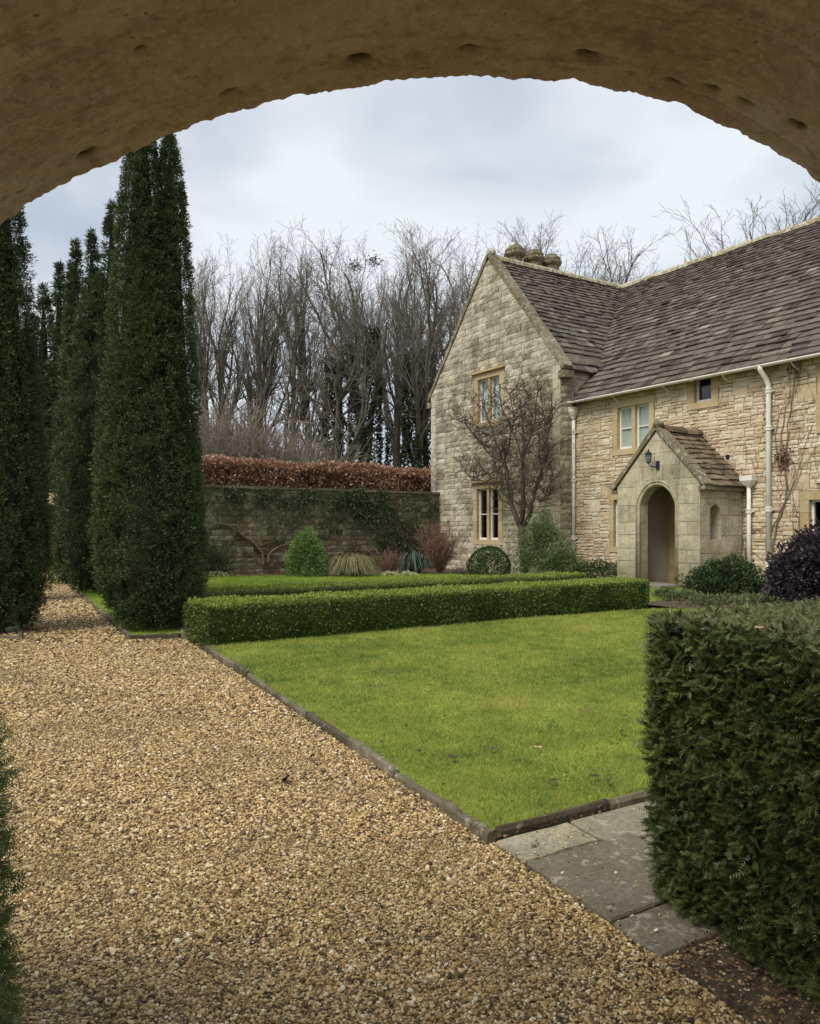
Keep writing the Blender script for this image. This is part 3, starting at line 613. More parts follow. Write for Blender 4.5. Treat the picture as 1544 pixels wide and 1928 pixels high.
# wing wall
mb = MB(); fW = frm_front(0); backing(mb, GXR, XR_END, 0, WE + .1, [lh(w) for w in (ww_a, ww_b, ww_c, ww_d, ww_e)], fW)
mb.box(XR_END - .3, XR_END, .03, 11, 0, WE); mb.box(GXR, XR_END, 11, 11.3, 0, WE)
wing = mb.build('wing_wall', 'mortar', house, HO)
ws = []; z = 0
ph = [(-3.20, -.75, 0, 2.55)]
while z < WE - .05:
    h = rng.uniform(.34, .46); h = WE - z if WE - z - h < .2 else h; x = GXR
    while x < XR_END - .01:
        w = rng.uniform(.7, 1.3); w = XR_END - x if XR_END - x - w < .5 else w
        for (a, b_, c, d) in rubble_rects(x, x + w, z, z + h):
            for (p0, p1, q0, q1) in subtract((a, b_, c, d), whs + ph):
                if q1 - q0 < .035: continue
                bw, bh = p1 - p0, q1 - q0
                sk = rng.uniform(-.012, .012, 4)
                ws.append(block([(p0, q0 + sk[0]), (p1, q0 + sk[1]), (p1, q1 + sk[2]), (p0, q1 + sk[3])], fW, -.05, rng.uniform(.0, .022), rough=.011, bulge=.004, joint=.008, nx=3 if bw > .2 else 2))
        x += w
    z += h
# inner dark rooms so that windows look into depth
mb = MB(); mb.box(GXL + .4, GXR - .3, 3.0, 3.1, 0, 6.5); mb.box(GXR + .3, XR_END - .4, 3.0, 3.1, 0, 5.5); mb.box(GXL + .4, XR_END - .4, .3, 3.0, 3.25, 3.4); mb.build('room_wall', 'dark', house, HO)

# ------------------------------------------------------------------ roofs of stone slates
def slates(origin, along, up, nrm, length, slen, g0, g1, wmin, wmax, keep=None, th=.034, sag=.03):
    """tiles laid in diminishing courses; origin at the eave start, unit vectors along / up the slope / normal"""
    along, up, nrm, origin = map(np.array, (along, up, nrm, origin)); out = []; s = 0; row = 0
    while s < slen - .03:
        g = g0 + (g1 - g0) * s / slen; a = -rng.uniform(0, wmin)
        while a < length:
            w = rng.uniform(wmin, wmax) * (1 - .35 * s / slen)
            a0, a1 = max(a, 0), min(a + w, length); a += w
            if a1 - a0 < .05: continue
            c = origin + along * (a0 + a1) / 2 + up * (s + g * .5)
            if keep and not keep(c): continue
            s1 = min(s + g * 1.55, slen); jb = rng.uniform(-.022, .022); t0 = th * rng.uniform(.7, 1.5); dv = (vnoise(np.array([c]), .7)[0] - .5) * sag * 2
            l0 = .030 + rng.uniform(0, .022) + dv; tw = rng.uniform(-.005, .005)
            P_ = lambda aa, ss, nn: origin + along * aa + up * ss + nrm * nn
            e_ = .004
            v = [P_(a0 + e_, s + jb, l0 - .012), P_(a1 - e_, s + jb + rng.uniform(-.008, .008), l0 - .012), P_(a1 - e_, s1, dv - .012), P_(a0 + e_, s1, dv - .012),
                 P_(a0 + e_, s + jb, l0 + t0 + tw), P_(a1 - e_, s + jb + rng.uniform(-.008, .008), l0 + t0 - tw), P_(a1 - e_, s1, dv + t0 * .4), P_(a0 + e_, s1, dv + t0 * .4)]
            mb = MB(); mb.add(v, [(0, 3, 2, 1), (4, 5, 6, 7), (0, 1, 5, 4), (1, 2, 6, 5), (2, 3, 7, 6), (3, 0, 4, 7)], float(np.clip(rng.normal(.45, .22), 0, 1))); mb.size = (a1 - a0) * g; out.append(mb)
        s += g; row += 1
    return out
cw = sqrt(WS ** 2 + 1); EV = -.28; wup = (0, 1 / cw, WS / cw); wnr = (0, -WS / cw, 1 / cw)
keep_w = lambda c: c[0] > GXR - .15 or c[2] > GEAVE + (GXR - c[0]) * slope - .05
t_w = slates((GXR + .02 - 4.2, EV, WE + WS * EV), (1, 0, 0), wup, wnr, XR_END - GXR + 4.2, (WR - EV) * cw - .06, .31, .17, .22, .46, keep=lambda c: (c[0] > GXR + .03) or (c[2] > GEAVE + (GXR - c[0]) * slope - .1 and c[1] > 0))
cg = sqrt(slope ** 2 + 1); gup = (-1 / cg, 0, slope / cg); gnr = (slope / cg, 0, 1 / cg)
gEV = .16
t_g = slates((GXR + gEV, GY + .1, GEAVE - slope * gEV), (0, 1, 0), gup, gnr, WR - GY, (GXR - GXM + gEV) * cg - .05, .29, .16, .20, .40, keep=lambda c: c[2] > WE + WS * c[1] - .08)
t_b = slates((GXL - gEV, WR, GEAVE - slope * gEV), (0, -1, 0), (1 / cg, 0, slope / cg), (-slope / cg, 0, 1 / cg), WR - GY - .1, (GXR - GXM + gEV) * cg - .05, .29, .2, .4, .7)
mb = MB(); O_ = .0
mb.add([(GXR, EV, WE + WS * EV), (XR_END, EV, WE + WS * EV), (XR_END, WR, RIDGE - .03), (GXM, WR, RIDGE - .03), (GXR - .0, 1.0, WE + WS)], [(0, 1, 2, 3, 4)])
mb.add([(GXM, WR, RIDGE - .03), (XR_END, WR, RIDGE - .03), (XR_END, 2 * WR + .3, WE - .3), (GXM, 2 * WR + .3, WE - .3)], [(0, 1, 2, 3)])
mb.add([(XR_END, EV + .3, WE + WS * (EV + .3) - .05), (XR_END, 2 * WR, WE - .05), (XR_END, WR, RIDGE - .06)], [(0, 1, 2)])
mb.add([(GXR + gEV, GY + .05, GEAVE - slope * gEV - .02), (GXR + gEV, WR, GEAVE - slope * gEV - .02), (GXM, WR, RIDGE - .03), (GXM, GY + .05, RIDGE - .03)], [(0, 1, 2, 3)])
mb.add([(GXL - gEV, GY + .05, GEAVE - slope * gEV - .02), (GXM, GY + .05, RIDGE - .03), (GXM, WR * 2, RIDGE - .03), (GXL - gEV, WR * 2, GEAVE - slope * gEV - .02)], [(0, 1, 2, 3)])
roof = mb.build('roof', 'tile', house, HO)
# ridge stones
def bar_stone(p0, p1, w, h, mat_t, ax_side, up_):
    p0, p1, a, u_ = map(np.array, (p0, p1, ax_side, up_)); mb = MB(); j = rng.uniform(-.012, .012, 8)
    sec = [(-w, -h), (-w * .9, 0), (-w * .25, h * 1.0), (w * .25, h * 1.0), (w * .9, 0), (w, -h)]
    vs = [p + a * s + u_ * (r + j[k]) for p in (p0, p1) for k, (s, r) in enumerate(sec)]
    n = 6; mb.add(vs, [(i, (i + 1) % n, n + (i + 1) % n, n + i) for i in range(n)] + [tuple(range(n))[::-1], tuple(range(n, 2 * n))], rng.random()); return mb
x = GXM
while x < XR_END:
    l = rng.uniform(.42, .6); bar_stone((x + .006, WR, RIDGE + .02), (x + l - .006, WR, RIDGE + .02 + rng.uniform(-.008, .008)), .17, .10, 0, (0, 1, 0), (0, 0, 1)).build('ridge_tile', 'ridge', roof); x += l
y = GY + .3
while y < WR - .1:
    l = rng.uniform(.42, .6); l = min(l, WR - .1 - y); bar_stone((GXM, y + .006, RIDGE + .02), (GXM, y + l - .006, RIDGE + .02), .17, .10, 0, (1, 0, 0), (0, 0, 1)).build('ridge_tile', 'ridge', roof); y += l
# gable coping
def coping(p0, p1, ya, yb, th, n, parent, off, name='coping_stone', mat='coping'):
    p0, p1 = np.array(p0), np.array(p1); d = (p1 - p0) / np.linalg.norm(p1 - p0); nr = np.array([-d[1], d[0]]); 
    if nr[1] < 0: nr = -nr
    for k in range(n):
        a = p0 + (p1 - p0) * k / n + d * .004; b_ = p0 + (p1 - p0) * (k + 1) / n - d * .004; mb = MB(); jj = rng.uniform(-.012, .012); t_ = th + rng.uniform(-.01, .015)
        q = [a, b_, b_ + nr * (t_), a + nr * (t_)]
        vs = [(p[0], ya + jj, p[1]) for p in q] + [(p[0], yb, p[1]) for p in q]
        mb.add(vs, [(0, 1, 2, 3), (7, 6, 5, 4), (0, 4, 5, 1), (1, 5, 6, 2), (2, 6, 7, 3), (3, 7, 4, 0)], rng.random()); mb.build(name, mat, parent, off)
coping((GXL - .14, GEAVE - .14 * slope + .02), (GXM, RIDGE + .03), GY - .06, GY + .30, .13, 7, gable, (0, 0, 0))
coping((GXR + .14, GEAVE - .14 * slope + .02), (GXM, RIDGE + .03), GY - .062, GY + .30, .13, 7, gable, (0, 0, 0))
mb = MB()
mb.box(GXR - .05, GXR + .24, GY - .05, GY + .34, GEAVE - .42, GEAVE - .20, .3); mb.build('kneeler', 'coping', gable); mb = MB(); mb.box(GXL - .24, GXL + .05, GY - .05, GY + .34, GEAVE - .42, GEAVE - .20, .3); mb.build('kneeler', 'coping', gable)
mb = MB(); mb.lathe((GXM, GY + .1, RIDGE + .10), [(.16, 0), (.17, .1), (.12, .18), (.05, .22)], 7); mb.build('apex_stone', 'ridge', gable)
# chimneys behind the ridge
mb = MB(); mb.box(GXM - .75, GXM - .05, GY + 1.1, GY + 3.8, 9.6, RIDGE + .12, .3); st = mb.build('chimney_stack', 'coping', house, HO)
for k, yy in enumerate((GY + 1.45, GY + 2.35, GY + 3.2)):
    mb = MB(); mb.lathe((GXM - .35, yy, RIDGE + .1), [(.30, 0), (.28, .04), (.28, .24), (.37, .29), (.40, .34), (.40, .41), (.34, .44), (.36, .47), (.35, .54), (.27, .58), (.22, .61), (.22, .66)], 8 if k == 0 else 10, .2)
    mb.build('chimney_pot', 'coping', st)
# finial beyond the ridge
mb = MB(); fx, fz = on_front(1290, 487, 2 * WR - 1); mb.lathe((fx, 2 * WR - 1, fz - 1.6), [(.35, 0), (.32, .9), (.16, 1.1), (.10, 1.2), (.13, 1.27), (.06, 1.36), (.035, 1.6)], 8, .8); mb.build('roof_finial', 'dressed', house, HO)
# eaves course under the gutter
mb = MB(); mb.box(GXR + .02, XR_END, -.05, -.0, WE - .13, WE - .02); mb.build('eaves_board', 'coping', house, HO)

# gutter, downpipes
def halfgutter(x0, x1, y, z, r):
    n = 8; vs = []; fs = []
    for x in (x0, x1):
        for k in range(n + 1): q = pi + pi * k / n; vs.append((x, y + r * cos(q), z + r * sin(q)))
        for k in range(n + 1): q = 2 * pi - pi * k / n; vs.append((x, y + (r - .008) * cos(q), z + (r - .008) * sin(q)))
    m_ = 2 * (n + 1); fs = [(i, (i + 1) % m_, m_ + (i + 1) % m_, m_ + i) for i in range(m_)]
    mb = MB(); mb.add(vs, fs); return mb
gz, gyy = WE + WS * EV - .015, EV - .075
mb = halfgutter(GXR + .12, XR_END, gyy, gz + .02, .065); gut = mb.build('gutter', 'pipe', house, HO, smooth=True)
x = GXR + 1.9
while x < XR_END:
    mb = MB(); mb.tube([(x, gyy, gz - .05), (x + .02, gyy + .12, gz - .16), (x + .02, .0, gz - .20)], .012, 5); mb.build('gutter_bracket', 'pipe', gut)
    mb = halfgutter(x + .9, x + .98, gyy, gz + .018, .078); mb.build('gutter_joint', 'pipe', gut); x += 1.83
def downpipe(x, y, ztop, label, hopper=None, swan=False, collars=(), r=.055, zb=.1):
    mb = MB(); pts = [(x, y, zb), (x, y, ztop)]
    if swan: pts += [(x, y, ztop + .05), (x - .03, y - .10, ztop + .22), (x - .05, gyy, gz - .10), (x - .05, gyy, gz)]
    mb.tube(pts, r, 10); o = mb.build('downpipe', 'pipe', house, HO, smooth=True, label=label)
    for zc in collars:
        c = MB(); c.lathe((x, y, zc - .06), [(r + .002, 0), (r + .018, .01), (r + .018, .045), (r + .008, .05), (r + .008, .075), (r + .02, .08), (r + .02, .12), (r + .002, .13)], 12); c.box(x - r - .05, x + r + .05, y + .02, 0.0 - .005 if y < 0 else y + .1, zc - .02, zc + .02); c.build('collar', 'pipe', o)
    if hopper:
        c = MB(); w = hopper; c.add([(x - w, y - w * .8, ztop + .22), (x + w, y - w * .8, ztop + .22), (x + w, y + w * .5, ztop + .22), (x - w, y + w * .5, ztop + .22),
              (x - w, y - w * .8, ztop + .10), (x + w, y - w * .8, ztop + .10), (x + w, y + w * .5, ztop + .10), (x - w, y + w * .5, ztop + .10),
              (x - r, y - r, ztop - .06), (x + r, y - r, ztop - .06), (x + r, y + r, ztop - .06), (x - r, y + r, ztop - .06)],
              [(0, 1, 2, 3), (0, 4, 5, 1), (1, 5, 6, 2), (2, 6, 7, 3), (3, 7, 4, 0), (4, 8, 9, 5), (5, 9, 10, 6), (6, 10, 11, 7), (7, 11, 8, 4)]); c.build('hopper', 'pipe', o)
x, _ = on_front(1080, 900, -.1); downpipe(x, -.1, WE - .62, 'far downpipe beside the gable wing', hopper=None, collars=(WE - 1.15, 3.0, 1.2))
c = MB(); c.lathe((x, -.13, WE - .74), [(.06, 0), (.075, .05), (.13, .14), (.17, .22), (.17, .30), (.18, .31), (.18, .36), (.13, .37)], 12); c.tube([(x + .02, -.16, WE - .4), (x + .05, gyy, gz)], .04, 8); c.build('hopper', 'pipe', house, HO)
x, _ = on_front(1447, 900, -.1); downpipe(x, -.1, WE - .75, 'near downpipe with swan neck', swan=True, collars=(WE - .85, WE - 1.75, WE - 3.7, .6), r=.062)
x, z = on_front(1410, 905, -.12); downpipe(x, -.12, z - .1, 'short downpipe right of the porch', hopper=.17, collars=(1.9,), r=.05)

# ------------------------------------------------------------------ the porch
PX0, PX1, PY = -3.28, -.67, -1.65; PM = (PX0 + PX1) / 2; PH = (PX1 - PX0) / 2
PE, PR = 2.62, 3.98; pslope = (PR - PE) / PH; OW, SPR, ATOP = .55, 2.08, 2.56
mb = MB()
# side walls (the right one with an arched niche), inner faces plastered
y0n, zt = on_side(1334, 955, PX1); ny0, _ = on_side(1337, 1000, PX1); ny1, _ = on_side(1357, 1000, PX1); _, nz0 = on_side(1345, 1016, PX1); _, nz1 = on_side(1347, 950, PX1)
ny0, ny1 = min(ny0, ny1), max(ny0, ny1)
TW = .32
def arch_h(x, w, spr, top): 
    q = min(1, abs(x) / w); return spr + (top - spr) * (1 - q ** 2.2) ** .75
# front wall core
n = 48; vs = []; fs = []
def wall_strip(mb, xs, zlow, zhigh, ya, yb):
    for i in range(len(xs) - 1):
        a, b_ = xs[i], xs[i + 1]; q = [(a, zlow(a)), (b_, zlow(b_)), (b_, zhigh(b_)), (a, zhigh(a))]
        v = [(p[0], ya, p[1]) for p in q] + [(p[0], yb, p[1]) for p in q]
        mb.add(v, [(0, 1, 2, 3), (7, 6, 5, 4), (0, 4, 5, 1), (2, 6, 7, 3)], .4)
top = lambda x: PR - .05 - abs(x - PM) * pslope
eps = 1e-4
wall_strip(mb, [PX0 + .02, PM - OW - eps], lambda x: 0, top, PY + .03, PY + TW); wall_strip(mb, [PM + OW + eps, PX1 - .02], lambda x: 0, top, PY + .03, PY + TW)
xs = [PM + OW * cos(pi * k / 24) for k in range(24, -1, -1)]
wall_strip(mb, xs, lambda x: arch_h(x - PM, OW, SPR, ATOP), top, PY + .03, PY + TW)
mb.add([(PM - OW, PY + .03, 0), (PM - OW, PY + TW, 0), (PM - OW, PY + TW, SPR), (PM - OW, PY + .03, SPR)], [(0, 1, 2, 3)]); mb.add([(PM + OW, PY + .03, 0), (PM + OW, PY + TW, 0), (PM + OW, PY + TW, SPR), (PM + OW, PY + .03, SPR)], [(3, 2, 1, 0)])
# right side wall core: boxes round the niche
X0, X1 = PX1 - TW, PX1 - .02
mb.box(X0, X1, PY + TW, ny0, 0, PE); mb.box(X0, X1, ny1, .0, 0, PE); mb.box(X0, X1, ny0, ny1, 0, nz0); mb.box(X0, X1, ny0, ny1, nz1 + .02, PE); mb.box(X0, X0 + .04, ny0, ny1, nz0, nz1)
# left side wall with a small opening
mb.box(PX0 + .02, PX0 + TW, PY + TW, PY + .52, 0, PE); mb.box(PX0 + .02, PX0 + TW, PY + .84, 0, 0, PE); mb.box(PX0 + .02, PX0 + TW, PY + .52, PY + .84, 0, 1.25); mb.box(PX0 + .02, PX0 + TW, PY + .52, PY + .84, 2.35, PE)
pw = mb.build('porch_wall', 'porch', house, HO)
mb = MB(); mb.box(PX0 + TW, PX0 + TW + .02, PY + TW, PY + .51, .0, PE); mb.box(PX0 + TW, PX0 + TW + .02, PY + .85, -.0, 0, PE); mb.box(PX0 + TW, PX0 + TW + .02, PY + .51, PY + .85, 0, 1.24); mb.build('porch_lining', 'plaster', house, HO); mb = MB(); mb.box(PX0 + TW + .02, PX1 - TW, -.02, .03, 0, 2.5); mb.build('porch_back_wall', simple('ochre_wall', (.52, .36, .19), .9, var=.25, nscale=3, bumpy=.3), house, HO)  # back wall in mottled ochre
mb = MB(); 
for (a, b_, c, d) in ((PY + .52, PY + .56, 1.25, 2.35), (PY + .77, PY + .84, 1.25, 2.35), (PY + .56, PY + .77, 1.25, 1.31), (PY + .56, PY + .77, 1.78, 1.82), (PY + .56, PY + .77, 2.29, 2.35)): mb.box(PX0 + .24, PX0 + .31, a, b_, c, d)
mb.build('porch_side_window', 'white', house, HO); mb = MB(); mb.box(PX0 + .26, PX0 + .28, PY + .56, PY + .77, 1.31, 2.29); mb.build('porch_side_pane', simple('dark_old_glass', (.02, .022, .02), .12, .6), house, HO)
# plank door at the back of the porch
dr = MB(); dr.box(PM - .5, PM + .5, -.05, -.022, .05, 2.1); door = dr.build('door', 'doorwood', house, HO)
for k in range(7): mb = MB(); a = PM - .5 + k * 1 / 7; mb.box(a + .004, a + 1 / 7 - .004, -.07, -.05, .06, 2.08, rng.random()); mb.build('plank', 'doorwood', door)
mb = MB(); mb.tube([(PM + .38, -.09, 1.0), (PM + .38, -.12, 1.05), (PM + .38, -.09, 1.1)], .01, 6); mb.build('door_handle', 'iron', door)
# facing blocks of the porch
fP = frm_front(PY); fS = frm_right(PX1); pb = []
z = 0
for h in (.30, .34, .32, .36, .33, .43):
    for (a, b_) in ((PX0, PM - OW - .09), (PM + OW + .09, PX1)):
        cuts = [a, a + (b_ - a) * rng.uniform(.4, .6), b_] if rng.random() < .6 else [a, b_]
        for i in range(len(cuts) - 1): pb.append(block([(cuts[i], z), (cuts[i + 1], z), (cuts[i + 1], z + h), (cuts[i], z + h)], fP, -.04, .0, rough=.005, joint=.006, nx=3, nz=3))
    z += h
z1_ = z   # springing
def clip_half(poly, a, b_, c):     # keep a*x+b*z<=c
    out = []
    for i in range(len(poly)):
        p, q = poly[i], poly[(i + 1) % len(poly)]; fp, fq = a * p[0] + b_ * p[1] - c, a * q[0] + b_ * q[1] - c
        if fp <= 0: out.append(p)
        if fp * fq < 0: t = fp / (fp - fq); out.append((p[0] + (q[0] - p[0]) * t, p[1] + (q[1] - p[1]) * t))
    return out
def poly_block(poly, fr, d0, d1, j=.006, t=None):
    q = np.array(poly); c = q.mean(0); q = c + (q - c) * (1 - 2 * j / max(np.ptp(q[:, 0]), .05)); n = len(q); mb = MB()
    vs = [fr(p[0], p[1], d1 + rng.uniform(-.002, .002)) for p in q] + [fr(p[0], p[1], d0) for p in q]
    mb.add(vs, [tuple(range(n))] + [(i, n + i, n + (i + 1) % n, (i + 1) % n) for i in range(n)], rng.random() if t is None else t); mb.size = np.ptp(q[:, 0]) * np.ptp(q[:, 1]); return mb
ZT = 2.70
for sgn in (-1, 1):               # the two arch head stones: each a fan of strips joined in one stone
    mbh = MB(); K = 14; xs = [PM + sgn * (OW + .09) * sin(pi / 2 * k / K) for k in range(K + 1)]; tt = rng.random()
    for k in range(K):
        a, b_ = xs[k], xs[k + 1]; lo = lambda x: arch_h(x - PM, OW + .09, z1_ - .0, ATOP + .09)
        a_, c_ = (a, b_) if sgn > 0 else (b_, a)
        e0 = .003 if k == 0 else 0
        q = [(a_, lo(a_)), (c_, lo(c_)), (c_, ZT), (a_, ZT)]
        mbh.add([fP(x + (sgn * e0 if x == a else 0), z, 0) for x, z in q] + [fP(x, z, -.04) for x, z in q], [(0, 1, 2, 3), (0, 4, 5, 1), (3, 2, 6, 7)], tt)
    mbh.size = .5; pb.append(mbh)
    a = PM + sgn * (OW + .09); b_ = PX1 if sgn > 0 else PX0; l, r = min(a, b_), max(a, b_)
    pb.append(block([(l, z1_), (r, z1_), (r, ZT - .14), (l, ZT - .14)], fP, -.04, 0, rough=.005, joint=.006, nz=3))
z = ZT - .14
rows = [(ZT - .14, ZT), (ZT, 3.05), (3.05, 3.38), (3.38, 3.68), (3.68, 3.95)]
for (a, b_) in rows:
    xs = [PX0, PM - OW - .09] if b_ <= ZT + 1e-6 else None
    segs = [(PX0, PM - OW - .09), (PM + OW + .09, PX1)] if xs else [(PX0 + i * (PX1 - PX0) / 4 + (.2 if rows.index((a, b_)) % 2 else -.05) * (0 < i), PX0 + (i + 1) * (PX1 - PX0) / 4 + (.2 if rows.index((a, b_)) % 2 else -.05) * (i < 3)) for i in range(4)]
    for (l, r) in segs:
        p = [(l, a), (r, a), (r, b_), (l, b_)]
        c_ = PR - .06
        p = clip_half(p, pslope, 1, c_ + pslope * PM); p = clip_half(p, -pslope, 1, c_ - pslope * PM) if len(p) > 2 else p
        if len(p) > 2 and np.ptp([q[0] for q in p]) > .06: pb.append(poly_block(p, fP, -.04, .0))
z = 0
for h in (.42, .46, .42, .5, .4, .38):
    zt = min(z + h, PE); cuts = [PY, PY + .55 + rng.uniform(-.1, .1), PY + 1.1 + rng.uniform(-.1, .1), 0]
    for i in range(3):
        for (p0, p1, q0, q1) in subtract((cuts[i], cuts[i + 1], z, zt), [(ny0, ny1, nz0, nz1)]):
            pb.append(block([(p0, q0), (p1, q0), (p1, q1), (p0, q1)], fS, -.04, .0, rough=.005, joint=.006, nx=2, nz=2))
    z = zt
# moulding round the arch opening
def sweep_arch(w, spr, top, y, r, zb=0.0):
    pts = [(PM - w, y, zb), (PM - w, y, spr)] + [(PM + w * cos(pi * k / 28), y, arch_h(w * cos(pi * k / 28), w, spr, top)) for k in range(27, 0, -1)] + [(PM + w, y, spr), (PM + w, y, zb)]
    mb = MB(); mb.tube(pts, r, 8); return mb
m1 = sweep_arch(OW + .045, SPR, ATOP + .05, PY + .045, .05); m1.merge(sweep_arch(OW + .105, SPR, ATOP + .11, PY - .0, .022)); m1.build('arch_moulding', 'porch', house, HO, smooth=True)
# niche head
yc, nw = (ny0 + ny1) / 2, (ny1 - ny0) / 2; mb = MB(); vs = []; 
for k in range(13):
    q = pi * k / 12; yy = yc + nw * cos(q); zz = nz1 - nw * .9 + nw * .9 * sin(q); vs += [(PX1 + .001, yy, zz), (PX1 + .001, yy, nz1 + .0)]
mb.add(vs + [(p[0] - .2, p[1], p[2]) for p in vs], [(2 * i, 2 * i + 2, 2 * i + 3, 2 * i + 1) for i in range(12)] + [(2 * i, 26 + 2 * i, 26 + 2 * i + 2, 2 * i + 2) for i in range(12)]); mb.build('niche_head', 'porch', house, HO)
# porch roof
cp = sqrt(pslope ** 2 + 1); pe = .13
mb = MB()
for sgn in (-1, 1):
    xe = PM + sgn * (PH + pe); ze = PE - pslope * pe; mb.add([(xe, PY + .05, ze), (xe, .02, ze), (PM, .02, PR - .02), (PM, PY + .05, PR - .02)], [(0, 1, 2, 3)] if sgn > 0 else [(3, 2, 1, 0)])
    mb.box(min(xe, xe - sgn * .16), max(xe, xe - sgn * .16), PY + .25, -.01, ze - .09, ze - .01)
proof = mb.build('porch_roof', 'porch_tile', house, HO)
t_p = slates((PM + PH + pe, PY + .12, PE - pslope * pe), (0, 1, 0), (-1 / cp, 0, pslope / cp), (pslope / cp, 0, 1 / cp), -PY - .12, (PH + pe) * cp - .04, .21, .16, .18, .36, th=.026)
t_p2 = slates((PM - PH - pe, 0, PE - pslope * pe), (0, -1, 0), (1 / cp, 0, pslope / cp), (-pslope / cp, 0, 1 / cp), -PY - .12, (PH + pe) * cp - .04, .21, .16, .25, .4, th=.026)
y = PY + .2
while y < -.05: l = min(.42, -.0 - y); bar_stone((PM, y + .005, PR + .03), (PM, y + l - .005, PR + .03), .15, .08, 0, (1, 0, 0), (0, 0, 1)).build('ridge_tile', 'porch_tile', proof); y += l
coping((PX0 - .14, PE - .14 * pslope + .0), (PM, PR + .0), PY - .05, PY + .26, .10, 3, pw, (0, 0, 0)); coping((PX1 + .14, PE - .14 * pslope + .0), (PM, PR + .0), PY - .052, PY + .26, .10, 3, pw, (0, 0, 0))
mb = MB(); mb.box(PX0 - .17, PX0 + .02, PY - .04, PY + .27, PE - .22, PE - .13); mb.build('kneeler', 'coping', pw); mb = MB(); mb.box(PX1 - .02, PX1 + .17, PY - .04, PY + .27, PE - .22, PE - .13); mb.build('kneeler', 'coping', pw)
mb = MB(); mb.lathe((PM, PY + .08, PR + .06), [(.12, 0), (.15, .06), (.13, .12), (.10, .16), (.03, .2)], 7); mb.build('apex_stone', 'coping', pw)
mb = MB(); mb.box(PM - .8, PM + .75, PY - .75, PY + .3, 0.0, .10); stp = mb.build('doorstep', 'flag', house, HO)

pieces([(gable, gs, 'ashlar', (0, 0, 0)), (wing, ws, 'rubble', (0, 0, 0)), (ret, rs, 'ashlar', (0, 0, 0)), (pw, pb, 'porch', (0, 0, 0))], 'stone', 'stonework', 300, view_metric)
pieces([(roof, t_w + t_g + t_b, 'tile', (0, 0, 0)), (proof, t_p + t_p2, 'porch_tile', (0, 0, 0))], 'tile', 'tiling', 300, view_metric)

# lantern over the porch arch
x, z = on_front(1222, 862, PY - .2); ln, LO = hthing('wall_lantern', 'black wall lantern over the porch arch', 'lantern', x, PY)
ln.location.z = z; lo = (-x, -PY, -z)
mb = MB(); mb.lathe((x, PY - .22, z - .13), [(.045, 0), (.055, .03), (.075, .2), (.08, .21)], 6); cage = MB()
for k in range(6): q = 2 * pi * k / 6; cage.tube([(x + .055 * cos(q), PY - .22 + .055 * sin(q), z - .12), (x + .085 * cos(q), PY - .22 + .085 * sin(q), z + .09)], .006, 4)
cage.lathe((x, PY - .22, z + .085), [(.10, 0), (.10, .015), (.05, .07), (.02, .09), (.02, .11), (.005, .15)], 6); cage.lathe((x, PY - .22, z - .15), [(.02, 0), (.05, .015), (.06, .03)], 6); cage.build('lantern_cage', 'iron', ln, lo)
mb.build('lantern_glass', simple('grey_lantern_glass', (.18, .2, .22), .15, .5), ln, lo)
mb = MB(); bxx = x + .12; mb.box(bxx - .05, bxx + .05, PY - .04, PY + .0, z - .30, z - .08); mb.tube([(bxx, PY - .04, z - .2), (bxx, PY - .12, z - .24), (bxx - .05, PY - .2, z - .22), (x, PY - .22, z - .16)], .014, 6); mb.build('lantern_bracket', simple('navy_iron', (.02, .03, .06), .4), ln, lo)
# floodlight under the gutter
x, z = on_front(1424, 690, -.08); fl_, FO = hthing('security_light', 'small dark floodlight fixed under the gutter', 'floodlight', x, 0); fl_.location.z = z; lo = (-x, 0, -z)
mb = MB(); mb.box(x - .09, x + .09, -.22, -.12, z - .06, z + .06); mb.build('lamp_head', 'iron', fl_, lo); mb = MB(); mb.box(x - .03, x + .03, -.12, -.01, z - .02, z + .03); mb.tube([(x, -.12, z - .03), (x - .02, -.18, z - .12)], .025, 6); mb.build('lamp_bracket', simple('grey_plastic', (.25, .25, .25), .5), fl_, lo)
mb = MB(); x, z = on_front(1371, 860); mb.tube([(x, -.035, z), (x, -.01, z)], .06, 10); mb.build('vent', 'iron', house, HO)

# ------------------------------------------------------------------ garden wall
GWX = -13.1; gw, GO = hthing('garden_wall', 'mossy stone garden wall with climbers and flat coping', 'wall', GWX, -8)
fG = frm_right(GWX); yE, _ = on_side(150, 1050, GWX)
mb = MB(); backing(mb, yE, GY, -.05, 2.80, [], fG); mb.box(GWX - .45, GWX - .03, yE, GY, -.05, 2.80); core = mb.build('wall_core', 'gardenwall', gw, GO)
sts = course_stones(0, 2.78, lambda z: yE, lambda z: GY, .14, .24, .28, .65, [], fG, .01, rough=.012, bulge=.006, joint=.008)
pieces([(core, sts, 'gardenwall', (0, 0, 0))], 'stone', 'stonework', 300, view_metric)
y = yE
while y < GY - .05:
    l = min(rng.uniform(.7, 1.1), GY - y); mb = MB(); jj = rng.uniform(-.012, .012); mb.box(GWX - .52, GWX + .07 + jj, y + .004, y + l - .004, 2.80 + jj * .3, 2.89 + jj, rng.random()); mb.build('coping_stone', 'kerb', core); y += l
